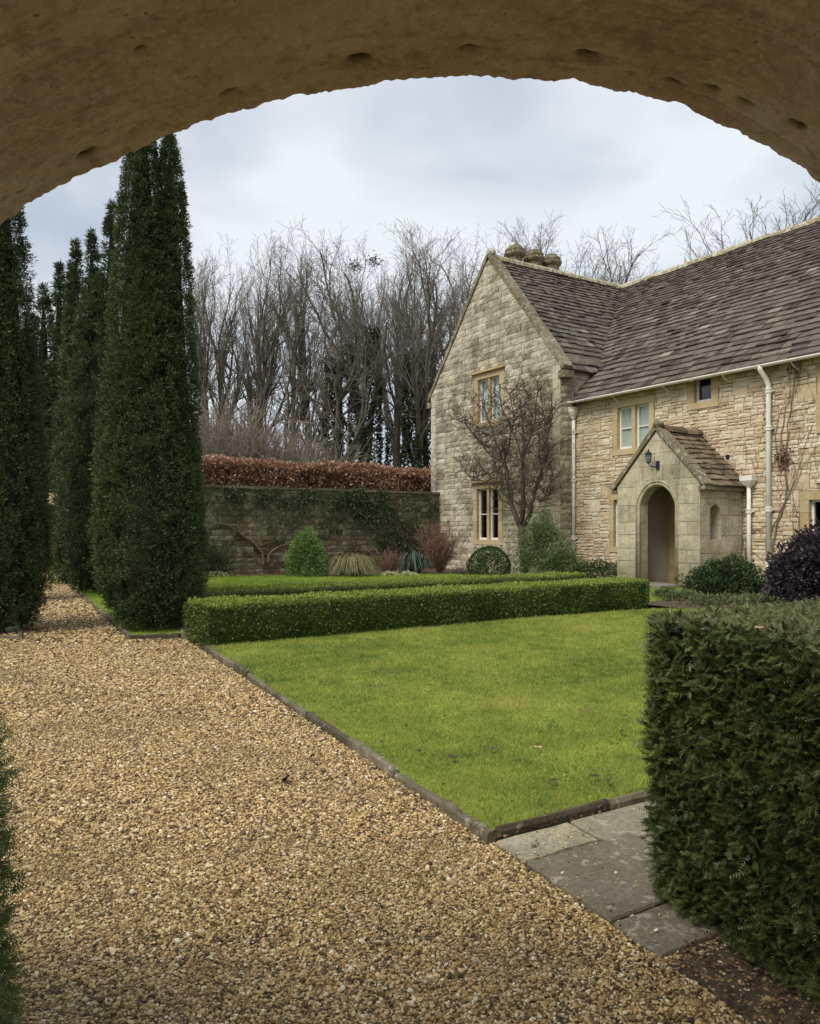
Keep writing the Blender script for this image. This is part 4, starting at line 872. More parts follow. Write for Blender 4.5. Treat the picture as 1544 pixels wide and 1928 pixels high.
# end wall with gate
gx, gy_ = ground(88, 1080); EW = gy_ + .3
gt = thing('garden_gate', 'dark wooden plank gate at the far end of the gravel path', 'gate', (gx, EW, 0))
for k in range(8): mb = MB(); a = -.62 + k * .155; mb.box(a, a + .145, -.03, .01, .06, 1.42 + .06 * sin(pi * (k + .5) / 8)); mb.build('plank', 'wood', gt)
mb = MB(); mb.box(-.6, .6, .012, .05, .3, .42); mb.box(-.6, .6, .012, .05, 1.12, 1.22); mb.build('gate_rail', 'wood', gt)
pil = thing('gate_wall', 'yellowish stone wall with opening around the path gate', 'wall', (gx, EW, 0))
mb = MB(); mb.box(-5, -.66, -.1, .35, 0, 2.7); mb.box(.66, 4.2, -.1, .35, 0, 2.7); mb.box(-.66, .66, -.1, .35, 2.3, 2.7); gwall = mb.build('wall_core', 'gardenwall', pil); mb = MB(); mb.box(-.1, .34, .6, .95, 0, 2.6); mb.build('gate_pier', 'dressed', pil)
fE = lambda a, h, d: (a, -.12 - d, h)
sts = course_stones(0, 2.7, lambda z: -2.2, lambda z: 2.6, .18, .26, .3, .6, [(-.66, .66, -.1, 2.3)], fE, .02, rough=.01, bulge=.005)
pieces([(gwall, sts, 'dressed', (0, 0, 0))], 'stone', 'stonework', 200, lambda c, mb: mb.size)

# ------------------------------------------------------------------ kerbs and flagstones
def kerb(name, label, pts, side, lmin=.45, lmax=.9, w=.048, h=.048):
    t = thing(name, label, 'kerb', (*pts[0], 0)); P_ = [np.array(p) for p in pts]
    for i in range(len(P_) - 1):
        a, b_ = P_[i], P_[i + 1]; L_ = np.linalg.norm(b_ - a); d = (b_ - a) / L_; nn = np.array([-d[1], d[0]]) * side; s = 0
        while s < L_ - .02:
            l = rng.uniform(lmin, lmax); l = L_ - s if L_ - s - l < .25 else l; mb = MB(); n = 4; j0, j1 = rng.uniform(-.012, .012, 2); hh = h + rng.uniform(-.015, .012)
            vs = []
            for k in range(n + 1):
                q = a + d * (s + .006 + (l - .012) * k / n) + nn * (j0 + (j1 - j0) * k / n + rng.uniform(-.004, .004)) - P_[0]; z = hh + rng.uniform(-.006, .006)
                for (o_, zz) in ((0, -.03), (0.004, z - .012), (.016, z), (w - .012, z), (w, z - .02), (w, -.03)): r_ = q + nn * (o_ + rng.uniform(-.003, .003)); vs.append((r_[0], r_[1], zz))
            m_ = 6; fs = [(k * m_ + i_, k * m_ + (i_ + 1) % m_, (k + 1) * m_ + (i_ + 1) % m_, (k + 1) * m_ + i_) for k in range(n) for i_ in range(m_)] + [tuple(range(m_)), tuple(n * m_ + i_ for i_ in range(m_))[::-1]]
            mb.add(vs, fs, rng.random()); mb.build('kerb_stone', 'kerb', t); s += l
    return t
kp = [ground(u, v) for (u, v) in ((914, 1592), (828, 1524), (742, 1468), (655, 1404), (575, 1352), (500, 1300), (440, 1257), (375, 1215), (340, 1196))]
kerb('lawn_kerb', 'long stone kerb between the gravel and the front lawn', kp, -1)
kerb('lawn_end_kerb', 'stone kerb between the front lawn and the flagstone path', [tuple(KA + Bd * .02), tuple(KA + Bd * 5)], -1, .4, .8, .045, .048)
kerb('yew_kerb', 'stone kerb beside the far gravel path under the yews', [ground(243, 1203), ground(215, 1176), ground(185, 1152), ground(140, 1112), ground(122, 1090)], -1, .6, 1.1)
kerb('corner_kerb', 'pale kerb stones at the foot of the big yew', [ground(246, 1203), ground(338, 1198)], 1, .5, .8)
kerb('left_kerb', 'short kerb of pale stone below the left yew', [ground(-70, 1207), ground(42, 1204), ground(45, 1180), ground(58, 1110)], 1, .5, .9)
# front flagstones, in a frame u along Bd, w towards the camera along -Pd
fs0 = np.array(ground(932, 1592)); wdir = np.array(ground(1245, 1812)) - fs0; wdir = wdir / np.linalg.norm(wdir); wl_ = 1.19
fp = thing('flagstone_path', 'worn grey flagstone path leading right from the gravel', 'path', (*fs0, 0), kind='structure')
def flag(poly, par, org, t, z0=.0, z1=.020):
    q = np.array(poly); c = q.mean(0); mb = MB(); n = len(q); q = c + (q - c) * .985
    sub = []
    for i in range(n):
        for k in range(4): p = q[i] + (q[(i + 1) % n] - q[i]) * k / 4; sub.append(p + (rng.uniform(-.006, .006, 2) if k else 0))
    sub = np.array(sub); m_ = len(sub); inn = c + (sub - c) * .975
    tz_ = rng.uniform(-.004, .004)
    vs = [(p[0], p[1], z0 - .03) for p in sub] + [(p[0], p[1], z1 - .008 + tz_) for p in sub] + [(p[0], p[1], z1 + tz_) for p in inn]
    mb.add(vs, [(i, (i + 1) % m_, m_ + (i + 1) % m_, m_ + i) for i in range(m_)] + [(m_ + i, m_ + (i + 1) % m_, 2 * m_ + (i + 1) % m_, 2 * m_ + i) for i in range(m_)] + [tuple(range(2 * m_, 3 * m_))], t)
    return mb
def fq(a, b_): return Bd * a + wdir * b_
lay = [(0, .44, 0, .24, 1.0), (.45, 1.35, 0, .32, .5), (1.36, 2.3, 0, .35, .6), (0, .62, .25, .80, .0), (.63, 1.5, .33, .70, .35), (1.51, 2.6, .36, .80, .15), (.0, .75, .81, 1.055, .15), (.63, 1.8, .71, .80, .4), (.76, 1.8, .81, 1.06, .4), (2.31, 3.3, 0, .35, .5), (2.61, 3.6, .36, .80, .1)]
mflag, ntf, bf = newmat('flagstone_lichened')
vv = coord(ntf); c = ramp(ntf, mth(ntf, 'ADD', mth(ntf, 'MULTIPLY', tint(ntf), .75), mth(ntf, 'MULTIPLY', noise(ntf, vv, 5, 6, .65), .4)), [(0.1, (0.20, 0.168, 0.115)), (0.5, (0.32, 0.275, 0.185)), (1.0, (0.54, 0.46, 0.29))])
c = mixc(ntf, mth(ntf, 'MULTIPLY', step(ntf, noise(ntf, vv, 60, 4, .7), .45, .6), .5), c, (.08, .07, .045))
c = mixc(ntf, mth(ntf, 'MULTIPLY', step(ntf, noise(ntf, vv, 4, 7, .75), .47, .6), .55), c, (.12, .10, .055))
c = mixc(ntf, mth(ntf, 'MULTIPLY', step(ntf, noise(ntf, vv, 16, 6, .7), .56, .62), .6), c, (.58, .54, .40))
ntf.links.new(c, bf.inputs['Base Color']); bf.inputs['Roughness'].default_value = .85; c = mixc(ntf, mth(ntf, 'MULTIPLY', step(ntf, noise(ntf, vv, 120, 3, .6), .5, .7), .35), c, (.42, .37, .25))
ntf.links.new(c, bf.inputs['Base Color']); bump(ntf, bf, mth(ntf, 'ADD', noise(ntf, vv, 90, 6, .7), mth(ntf, 'MULTIPLY', noise(ntf, vv, 9, 4, .6), 1.5)), .9, .012)
for (a, b_, c_, d, t) in lay: flag([fq(a, c_), fq(b_, c_), fq(b_, d), fq(a, d)], fp, fs0, t).build('flagstone', mflag, fp)
mb = MB(); q = [fq(-.01, -.01), fq(3.7, -.01), fq(3.7, 1.05), fq(.02, 1.05)]; mb.add([(p[0], p[1], .006) for p in q], [(0, 1, 2, 3)]); mb.build('joint_bed', 'soil', fp)
# path between the low hedges
b0 = np.array(ground(352, 1203)); bp = thing('hedge_walk', 'pale flagstone walk between the two low box hedges', 'path', (*b0, 0), kind='structure')
wd2 = Pd; a = 0
while a < 8:
    l = rng.uniform(.6, .95)
    for (c_, d) in ((.02, .5), (.51, 1.0), (1.01, 1.45)): flag([Bd * (a + .01) + wd2 * c_, Bd * (a + l) + wd2 * c_, Bd * (a + l) + wd2 * d, Bd * (a + .01) + wd2 * d], bp, b0, rng.uniform(.5, 1), z0=.02, z1=.046).build('flagstone', mflag, bp)
    a += l

# ------------------------------------------------------------------ grass blades
def grass(name, poly, mat, dens, size, label, z=.03, fade=5.0):
    xs = [p[0] for p in poly]; ys = [p[1] for p in poly]; n = int((max(xs) - min(xs)) * (max(ys) - min(ys)) * dens)
    x = rng.uniform(min(xs), max(xs), n); y = rng.uniform(min(ys), max(ys), n)
    k = inpoly(x, y, poly) & (rng.random(n) < np.minimum(1, (fade / y) ** 1.3)) & (np.abs(x) < .56 * y + .3)
    if name == 'grass': k &= ~((x > .36 * y + .5) & (y < 4.5))
    else: w_ = (x - b0[0]) * Pd[0] + (y - b0[1]) * Pd[1]; a_ = (x - b0[0]) * Bd[0] + (y - b0[1]) * Bd[1]; k &= ~((w_ > 0) & (w_ < 1.5) & (a_ > 0) & (a_ < 9))
    x, y = x[k], y[k]; n = len(x); sc = np.maximum(1, y / fade) ** .75
    C = np.column_stack([x, y, np.full(n, z)]); pt = vnoise(C * [1, 1, 0] + [0, 0, .5], 3.5); pt2 = vnoise(C * [1, 1, 0] + [0, 0, 5.5], .8)
    D = np.column_stack([rng.normal(0, .75, n), rng.normal(0, .75, n), np.full(n, 1.0)]); Lh = size * sc ** .45 * rng.lognormal(0, .32, n) * (.7 + .7 * pt)
    th_ = rng.uniform(0, 2 * pi, n); S = np.column_stack([np.cos(th_), np.sin(th_), np.zeros(n)]) * (.0019 * sc * rng.uniform(.7, 1.4, n))[:, None]
    V = np.stack([C - S, C + S, C + unit(D) * Lh[:, None]], 1).reshape(-1, 3); Fc = np.arange(3 * n).reshape(-1, 3)
    T = np.clip(rng.normal(.5, .2, n) + (pt - .5) * .6 + (pt2 - .5) * .9 + (vnoise(C * [1, 1, 0] + [3, 9, 1.5], 11) - .5) * .6 - .45 * np.clip((vnoise(C * [1, 1, 0] + [7, 2, 3.5], 6) - .68) / .2, 0, 1) + .35 * np.clip((vnoise(C * [1, 1, 0] + [1, 5, 8.5], 2.3) - .6) / .25, 0, 1), 0, 1)
    np_mesh(name, V, Fc, np.repeat(T, 3), mat, kind='stuff', label=label)
grass('grass', front_lawn, 'grass', 15000, .020, 'short mossy grass of the front lawn', .035, 4.5)
grass('back_grass', fl, 'grass2', 1500, .05, 'grass of the far lawn', .03, 12)

# ------------------------------------------------------------------ clipped hedges
def hedge_points(c0, ua, ub, la, lb, h, n, zb=0.0, rnd=.08, faces=('f', 'b', 'l', 'r', 't')):
    """points and normals over a block with footprint c0 + ua*[0,la] + ub*[0,lb]"""
    area = {'f': la * h, 'b': la * h, 'l': lb * h, 'r': lb * h, 't': la * lb}; tot = sum(area[f_] for f_ in faces); Ps = []; Ns = []
    ua3 = np.array([*ua, 0]); ub3 = np.array([*ub, 0]); c3 = np.array([*c0, zb])
    for f_ in faces:
        m_ = int(n * area[f_] / tot); s, r = rng.random(m_)[:, None], rng.random(m_)[:, None]; up3 = np.array([[0, 0, 1.0]])
        if f_ == 'f': P_, N_ = c3 + ua3 * la * s + up3 * h * r, -ub3
        if f_ == 'b': P_, N_ = c3 + ua3 * la * s + ub3 * lb + up3 * h * r, ub3
        if f_ == 'l': P_, N_ = c3 + ub3 * lb * s + up3 * h * r, -ua3
        if f_ == 'r': P_, N_ = c3 + ua3 * la + ub3 * lb * s + up3 * h * r, ua3
        if f_ == 't': P_, N_ = c3 + ua3 * la * s + ub3 * lb * r + up3 * h, up3[0]
        Ps.append(P_); Ns.append(np.tile(N_, (m_, 1)))
    P_ = np.concatenate(Ps); N_ = np.concatenate(Ns)
    # round the edges a little
    ctr = c3 + ua3 * la / 2 + ub3 * lb / 2 + np.array([0, 0, h / 2]); rel = P_ - ctr
    la_, lb_, lz_ = np.abs(rel @ ua3) / (la / 2), np.abs(rel @ ub3) / (lb / 2), rel[:, 2] / (h / 2)
    nearL = np.clip((la_ * la / 2 - (la / 2 - rnd)) / rnd, 0, 1); nearB = np.clip((lb_ * lb / 2 - (lb / 2 - rnd)) / rnd, 0, 1); nearZ = np.clip((lz_ * h / 2 - (h / 2 - rnd)) / rnd, 0, 1); nearD = np.clip((-lz_ * h / 2 - (h / 2 - rnd)) / rnd, 0, 1)
    P_ = P_ - np.sign(rel @ ua3)[:, None] * ua3 * (nearL ** 2 * np.maximum(nearZ, np.maximum(nearB, nearD * 1.3)) ** 2 * rnd * .5)[:, None] - np.sign(rel @ ub3)[:, None] * ub3 * (nearB ** 2 * np.maximum(nearZ, np.maximum(nearL, nearD * 1.3)) ** 2 * rnd * .5)[:, None] - np.array([[0, 0, 1.0]]) * (nearZ ** 2 * np.maximum(nearL, nearB) ** 2 * rnd * .5)[:, None]
    return P_, N_
def block_core(c0, ua, ub, la, lb, h, ins, zb=.04):
    c = np.array(c0); p = [c + ua * ins + ub * ins, c + ua * (la - ins) + ub * ins, c + ua * (la - ins) + ub * (lb - ins), c + ua * ins + ub * (lb - ins)]
    mb = MB(); i2 = ins * .6
    pb_ = [c + ua * (ins + i2) + ub * (ins + i2), c + ua * (la - ins - i2) + ub * (ins + i2), c + ua * (la - ins - i2) + ub * (lb - ins - i2), c + ua * (ins + i2) + ub * (lb - ins - i2)]
    mb.add([(q[0], q[1], zb) for q in pb_] + [(q[0], q[1], h * .35) for q in p] + [(q[0], q[1], h - ins) for q in p], [(0, 1, 5, 4), (1, 2, 6, 5), (2, 3, 7, 6), (3, 0, 4, 7), (4, 5, 9, 8), (5, 6, 10, 9), (6, 7, 11, 10), (7, 4, 8, 11), (8, 9, 10, 11)], .1); return mb
def leafy(P_, N_, L, W, amp, sc, up=.3, jit=.03):
    n = len(P_); d = (vnoise(P_, sc) - .5) * amp + (vnoise(P_, sc * 3.1) - .5) * amp * .5 + rng.normal(0, jit, n) - abs(jit)
    C = P_ + N_ * d[:, None]; D = N_ + rng.normal(size=(n, 3)) * .75 + np.array([[0, 0, up]])
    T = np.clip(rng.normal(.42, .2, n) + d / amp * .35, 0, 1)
    return leaves(C, D, L * rng.lognormal(0, .25, n), W * rng.lognormal(0, .2, n), T)
def box_hedge(name, label, c0, ua, ub, la, lb, h, n, L=.028, W=.018, grp=None):
    t = thing(name, label, 'hedge', (*c0, 0), group=grp); P_, N_ = hedge_points((0, 0), ua, ub, la, lb, h, n, rnd=.07)
    lows = (P_[:, 2] < .10) & (rng.random(len(P_)) < .5); P_, N_ = P_[~lows], N_[~lows]
    V, Fc, T = leafy(P_, N_, L, W, .05, 2.6, .35, .014)
    T = np.clip(T + np.repeat(N_[:, 2], 4) * .55, 0, 1)  # upward-facing leaves lighter: top light put into the tint
    np_mesh('foliage', V, Fc, T, 'box', t); block_core((0, 0), ua, ub, la, lb, h, .06).build('leaf_mass', 'box', t)
    mb = MB(); s = .15
    while s < la: q = ua * s + ub * .15; mb.tube([(q[0], q[1], 0), (q[0] + rng.uniform(-.03, .03), q[1], .25)], .012, 4); s += .22
    mb.build('stems', 'bark_dark', t, kind='stuff')
h1a = np.array(ground(392, 1224)); h1d = np.array(ground(1226, 1147)) - h1a; h1l = np.linalg.norm(h1d); h1d /= h1l; h1n = np.array([-h1d[1], h1d[0]])
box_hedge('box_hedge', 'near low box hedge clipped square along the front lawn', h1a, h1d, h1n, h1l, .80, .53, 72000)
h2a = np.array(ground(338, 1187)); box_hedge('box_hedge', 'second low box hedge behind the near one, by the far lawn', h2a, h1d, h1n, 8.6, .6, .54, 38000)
# near yew hedge with real sprigs
def sprigs(C, D, L, k=7, nl=.018, nw=.0022, side=None):
    """stem + k pairs of needles per sprig, one triangle each"""
    n = len(C); D = unit(D); R = unit(rng.normal(size=(n, 3)) + (0 if side is None else side)); S = unit(np.cross(D, R)); U = np.cross(S, D); Ln = np.broadcast_to(L, n)[:, None]; parts = []; T0 = rng.random(n)
    T0 = np.clip(rng.normal(.4, .22, n), 0, 1)
    droop = rng.uniform(-.25, .05, n)[:, None]
    for i in range(k):
        f_ = (i + .6) / k
        base = C + D * Ln * f_ + U * Ln * droop * f_ * f_
        for sg in (-1, 1):
            dr = unit(S * sg * .85 + D * (.45 + .5 * f_) + U * .15 + rng.normal(size=(n, 3)) * .12); tip = base + dr * (nl * (1.05 - .45 * f_) * rng.uniform(.8, 1.2, (n, 1))); wv = D * nw
            V = np.stack([base - wv, base + wv, tip], 1).reshape(-1, 3); parts.append((V, np.arange(3 * n).reshape(-1, 3), np.repeat(np.clip(T0 + f_ * .25, 0, 1), 3)))
    return cat(parts)
yc0 = np.array([.905, 3.02]); yu = np.array([.36, -.93]); yu /= np.linalg.norm(yu); yb = Bd
def hedge_inset(P_, h, ins, org, ua, ub, la, lb, z0=.45):
    k = np.clip((z0 - P_[:, 2]) / z0, 0, 1) ** 1.6 * ins; c = org + ua * la / 2 + ub * lb / 2; return P_ + np.column_stack([(ub * 1)[0] * k, (ub * 1)[1] * k, 0 * k])
yh = thing('yew_hedge', 'tall dark clipped yew hedge in the right foreground', 'hedge', (*yc0, 0))
P_, N_ = hedge_points((0, 0), yu, yb, 1.5, 3.2, 1.075, 52000, zb=.0, rnd=.05, faces=('f', 'l', 't'))
vis = (P_ @ np.array([*yb, 0]) < 2.0); P_, N_ = P_[vis], N_[vis]; P_ = hedge_inset(P_, 1, .02, np.array([0, 0]), yu, yb, 1.5, 3.2); P_[:, 2] = np.maximum(P_[:, 2], .05)
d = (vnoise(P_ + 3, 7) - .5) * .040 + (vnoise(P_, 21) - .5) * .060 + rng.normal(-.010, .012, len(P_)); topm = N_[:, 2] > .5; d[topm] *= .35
C = P_ + N_ * d[:, None]; D = N_ * .9 + rng.normal(size=C.shape) * .5 + np.array([[0, 0, .1]])
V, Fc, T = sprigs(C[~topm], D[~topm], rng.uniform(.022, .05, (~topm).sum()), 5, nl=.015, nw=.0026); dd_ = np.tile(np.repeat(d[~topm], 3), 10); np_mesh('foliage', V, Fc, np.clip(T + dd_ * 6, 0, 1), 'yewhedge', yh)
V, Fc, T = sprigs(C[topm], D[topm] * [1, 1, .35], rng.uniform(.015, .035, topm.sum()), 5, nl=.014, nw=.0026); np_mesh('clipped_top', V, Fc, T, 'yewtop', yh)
# inner sprays filling the depth
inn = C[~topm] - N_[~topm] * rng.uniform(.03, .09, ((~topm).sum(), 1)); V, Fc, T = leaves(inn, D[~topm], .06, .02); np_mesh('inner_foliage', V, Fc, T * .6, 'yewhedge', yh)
mb = block_core((0, 0), yu, yb, 1.55, 3.2, 1.075, .075, .12); mb.build('leaf_mass', 'yewhedge', yh)
mb = MB()
for (a, b_) in ((.4, .35), (.8, .4), (1.2, .35), (.6, .9), (.3, 1.4)): q = yu * a + yb * b_; mb.tube([(q[0], q[1], -.02), (q[0] + .03, q[1], .2), (q[0], q[1] + .03, .5)], [.035, .03, .02], 6)
mb.build('stems', 'bark_dark', yh)
# left yew hedge, only its end is in view
lh_ = thing('yew_hedge', 'green yew hedge end at the lower left edge', 'hedge', (-.985, 2.0, 0)); la0 = np.array([-1.39, -.45]); ub_ = np.array([0.0, 1.0]); ua_ = np.array([1.0, 0.0])
P_, N_ = hedge_points(la0, ua_, ub_, 1.33, .60, .97, 11000, zb=0, rnd=.10, faces=('f', 'r', 't', 'b'))
kx = P_[:, 0] > -.5; P_, N_ = P_[kx], N_[kx]; P_[:, 0] -= np.clip((P_[:, 2] - .72) / .28, 0, 1) ** 1.5 * .09
d = (vnoise(P_ + 9, 6) - .5) * .05 + (vnoise(P_, 17) - .5) * .035 + rng.normal(-.012, .012, len(P_)); C = P_ + N_ * d[:, None]; D = N_ * .8 + rng.normal(size=C.shape) * .45 + np.array([[0, 0, .25]])
M['yewleft'] = leafmat('fresh_yew_needles', [(0.15, (0.04, 0.075, 0.02)), (0.45, (0.10, 0.155, 0.04)), (0.8, (0.22, 0.28, 0.08))], 4, 0.45, 0.2, spec=0.35)
V, Fc, T = sprigs(C, D, rng.uniform(.03, .06, len(C)), 6); np_mesh('foliage', V, Fc, T, 'yewleft', lh_); block_core(la0, ua_, ub_, 1.33, .60, .97, .10).build('leaf_mass', 'yewhedge', lh_)

# copper beech hedge beyond the garden wall
bx0, by0 = -14.9, -1.0; c0 = np.array(H2W(bx0 + .5, 1.5)); ubd = -Bd
bh = thing('beech_hedge', 'russet brown beech hedge rising above the garden wall', 'hedge', (*c0, 0))
nrm_h = AX                                         # faces +x of the house frame
P_, N_ = hedge_points((0, 0), -Bd, -nrm_h, 12.5, 1.0, 3.86, 66000, rnd=.2, faces=('f', 't')); k = P_[:, 2] > 2.6; P_, N_ = P_[k], N_[k]
P_[:, 2] -= .18 * (vnoise(P_ * [1, 1, 0], .5) - .3) + .004 * (P_[:, :2] @ Bd + 12)
V, Fc, T = leafy(P_, N_, .10, .060, .22, 1.6, .4, .06); np_mesh('foliage', V, Fc, T, 'beech', bh)
mb = MB(); cc = [np.array(p) - nrm_h * .22 for p in ((0, 0), -Bd * 12.4, -Bd * 12.4 - nrm_h * .8, -nrm_h * .8)]
mb.add([(p[0], p[1], 0) for p in cc] + [(p[0], p[1], 3.6) for p in cc], [(0, 1, 5, 4), (1, 2, 6, 5), (2, 3, 7, 6), (3, 0, 4, 7), (4, 5, 6, 7)], .2); mb.build('leaf_mass', 'rosy', bh)

# ------------------------------------------------------------------ columnar yews
def yew_prof(q, ex=.4): return np.where(q < .2, .62 + .38 * np.sin(np.clip(q / .2, 0, 1) * pi / 2), np.clip(1 - (q - .2) / .8, 0, 1) ** ex)
def yew_tree(label, u, v, lobes, n, L=.06, W=.014, d=None, group='columnar yews along the path', base=.5, cl=.075):
    """crown: upright shoots in clumps over several merged columns; n leaves in all"""
    if d is None: x, y = ground(u, v)
    else: x, y = (u - CX) / F * d, d
    t = thing('yew_tree', label, 'tree', (x, y, 0), group=group); tot = sum(l[2] * l[3] for l in lobes); core = MB(); parts = []; per = 30
    prof_f = lambda q, ex: np.where(q < .2, base + (1 - base) * np.sin(np.clip(q / .2, 0, 1) * pi / 2), np.clip(1 - (q - .2) / .8, 0, 1) ** ex)
    for li, (lx, ly, h, r, ex) in enumerate(lobes):
        m_ = int(n / per * h * r / tot); z = rng.random(m_) ** .95 * h; th_ = rng.uniform(0, 2 * pi, m_); q = z / h; rr = r * prof_f(q, ex)
        P0 = np.column_stack([np.cos(th_) * 2.5, np.sin(th_) * 2.5, z * .8])
        nn = (vnoise(P0 + li * 7, 1.6) - .5) * .14 + (vnoise(P0 * [2.4, 2.4, .8] + li * 3, 2.1) - .5) * .24
        R_ = rr * (1 + nn) + .02 - np.abs(rng.normal(0, .03, m_)); C = np.column_stack([lx + R_ * np.cos(th_), ly + R_ * np.sin(th_), z + .08]); N_ = np.column_stack([np.cos(th_), np.sin(th_), np.full(m_, .1)])
        keep = np.ones(m_, bool)
        for j, (ax, ay, ah, ar, aex) in enumerate(lobes):
            if j != li: keep &= (np.hypot(C[:, 0] - ax, C[:, 1] - ay) > ar * prof_f(np.clip(C[:, 2] / ah, 0, 1), aex) * .75) | (C[:, 2] > ah)
        C, N_, nn, q = C[keep], N_[keep], nn[keep], q[keep]; m_ = len(C)
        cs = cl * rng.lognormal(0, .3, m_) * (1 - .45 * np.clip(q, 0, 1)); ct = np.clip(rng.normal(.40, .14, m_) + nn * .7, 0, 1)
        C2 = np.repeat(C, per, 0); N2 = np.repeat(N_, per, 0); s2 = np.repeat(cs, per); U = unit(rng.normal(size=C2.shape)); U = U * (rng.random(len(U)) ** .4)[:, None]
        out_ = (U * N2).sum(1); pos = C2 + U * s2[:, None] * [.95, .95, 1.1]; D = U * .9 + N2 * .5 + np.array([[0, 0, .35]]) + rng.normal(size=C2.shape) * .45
        parts.append(leaves(pos, D, L * rng.lognormal(0, .3, len(pos)), W * rng.lognormal(0, .3, len(pos)), np.clip(np.repeat(ct, per) + out_ * .16 + U[:, 2] * .12 + rng.normal(0, .08, len(pos)), 0, 1), fold=.05))  # clump tops and outer leaves tinted lighter, painted light and shade
        nl = 20; core.lathe((lx, ly, .10), [(max(.003, r * float(prof_f(np.array(k / nl), ex)) * (.84 - .24 * k / nl)), h * k / nl * .96) for k in range(nl + 1)], 10, .02)
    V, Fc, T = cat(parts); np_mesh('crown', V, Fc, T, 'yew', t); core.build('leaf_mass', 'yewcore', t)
    tr = MB(); tr.tube([(0, 0, -.03), (0, 0, .35), (0, 0, 1.5)], [.13, .10, .08], 7); tr.build('trunk', 'bark_dark', t); return t
M['yewcore'] = simple('shaded_yew_core', (.022, .026, .014), 1.0, 0.0, var=.5, nscale=9)  # near-black core, crown's inner shade put into its colour
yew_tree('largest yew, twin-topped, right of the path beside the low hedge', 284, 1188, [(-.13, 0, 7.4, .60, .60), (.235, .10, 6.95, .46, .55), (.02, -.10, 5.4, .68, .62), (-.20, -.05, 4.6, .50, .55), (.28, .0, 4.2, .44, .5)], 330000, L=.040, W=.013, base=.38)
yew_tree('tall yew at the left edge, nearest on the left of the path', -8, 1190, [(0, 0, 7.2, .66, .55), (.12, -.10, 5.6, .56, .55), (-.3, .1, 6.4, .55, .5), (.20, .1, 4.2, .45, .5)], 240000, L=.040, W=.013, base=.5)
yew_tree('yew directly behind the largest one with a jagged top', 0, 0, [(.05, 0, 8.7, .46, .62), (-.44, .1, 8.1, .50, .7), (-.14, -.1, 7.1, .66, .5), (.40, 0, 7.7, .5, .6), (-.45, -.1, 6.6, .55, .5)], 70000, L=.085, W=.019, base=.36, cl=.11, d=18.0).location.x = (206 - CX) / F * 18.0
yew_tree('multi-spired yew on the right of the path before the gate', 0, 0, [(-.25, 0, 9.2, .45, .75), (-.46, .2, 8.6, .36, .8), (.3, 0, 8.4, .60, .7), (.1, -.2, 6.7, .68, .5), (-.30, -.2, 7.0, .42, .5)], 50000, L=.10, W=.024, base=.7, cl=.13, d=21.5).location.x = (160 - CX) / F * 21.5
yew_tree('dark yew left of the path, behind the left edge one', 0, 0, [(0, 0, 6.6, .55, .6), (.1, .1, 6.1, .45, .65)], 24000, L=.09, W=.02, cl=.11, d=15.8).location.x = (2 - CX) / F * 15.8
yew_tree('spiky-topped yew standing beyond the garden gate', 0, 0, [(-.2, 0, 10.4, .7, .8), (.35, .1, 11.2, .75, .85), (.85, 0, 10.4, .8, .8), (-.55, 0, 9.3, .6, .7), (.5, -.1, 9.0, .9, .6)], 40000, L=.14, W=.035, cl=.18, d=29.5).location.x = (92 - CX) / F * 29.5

# ------------------------------------------------------------------ bare trees
def grow(seed, H, r0, trunk_h=.22, n1=9, n2=7, n3=6, n4=4, spread=.55, up=.35, twig=.011, lean=(0, 0), rmin=.011):
    R_ = np.random.default_rng(seed); thick = []; thin = []
    def br(p, d, L, r, lev):
        ns = (7, 6, 5, 3, 2)[lev]; pts = [p]; dirs = []; rad = [r]
        for i in range(ns):
            d = d + R_.normal(size=3) * (.06, .14, .17, .2, .22)[lev] + np.array([0, 0, up * (.10, .16, .14, .10, .05)[lev]]); d = d / np.linalg.norm(d)
            p = p + d * L / ns; pts.append(p); dirs.append(d); rad.append(max(rmin, r * (1 - (i + 1) / ns * (.66, .72, .75, .75, .6)[lev])))
        for i in range(ns): (thick if lev < 2 else thin).append((*pts[i], *pts[i + 1], rad[i], rad[i + 1]))
        if lev == 4: return
        nc = (n1, n2, n3, n4)[lev]; lo = (trunk_h, .18, .15, .1)[lev]
        for k in range(nc):
            f_ = lo + (1 - lo) * (k + R_.random()) / nc; x = min(f_ * ns, ns - .001); i = int(x); q = pts[i] + (pts[i + 1] - pts[i]) * (x - i); dd = dirs[i]
            a = R_.normal(size=3); a -= a @ dd * dd; a /= np.linalg.norm(a); ang = R_.uniform(.5, 1.15) * spread * (1 + .25 * lev)
            nd = dd * cos(ang) + a * sin(ang); Lc = L * R_.uniform(.42, .68) * (1.15 - .5 * f_ if lev == 0 else 1 - .3 * f_)
            rc = max(rmin, rad[i] * R_.uniform(.50, .72)); br(q, nd, Lc, rc, lev + 1)
    br(np.zeros(3), np.array([lean[0], lean[1], 1.0]), H * .93, r0, 0)
    return thick, thin
def tree_mesh(name, segs, n):
    V, Fc, T = tubes_np(segs, n); me = bpy.data.meshes.new(name); me.vertices.add(len(V)); me.vertices.foreach_set('co', V.astype(np.float32).ravel()); me.loops.add(Fc.size); me.loops.foreach_set('vertex_index', Fc.astype(np.int32).ravel())
    me.polygons.add(len(Fc)); me.polygons.foreach_set('loop_start', np.arange(0, Fc.size, 3, dtype=np.int32)); me.update(calc_edges=True); return me
variants = []
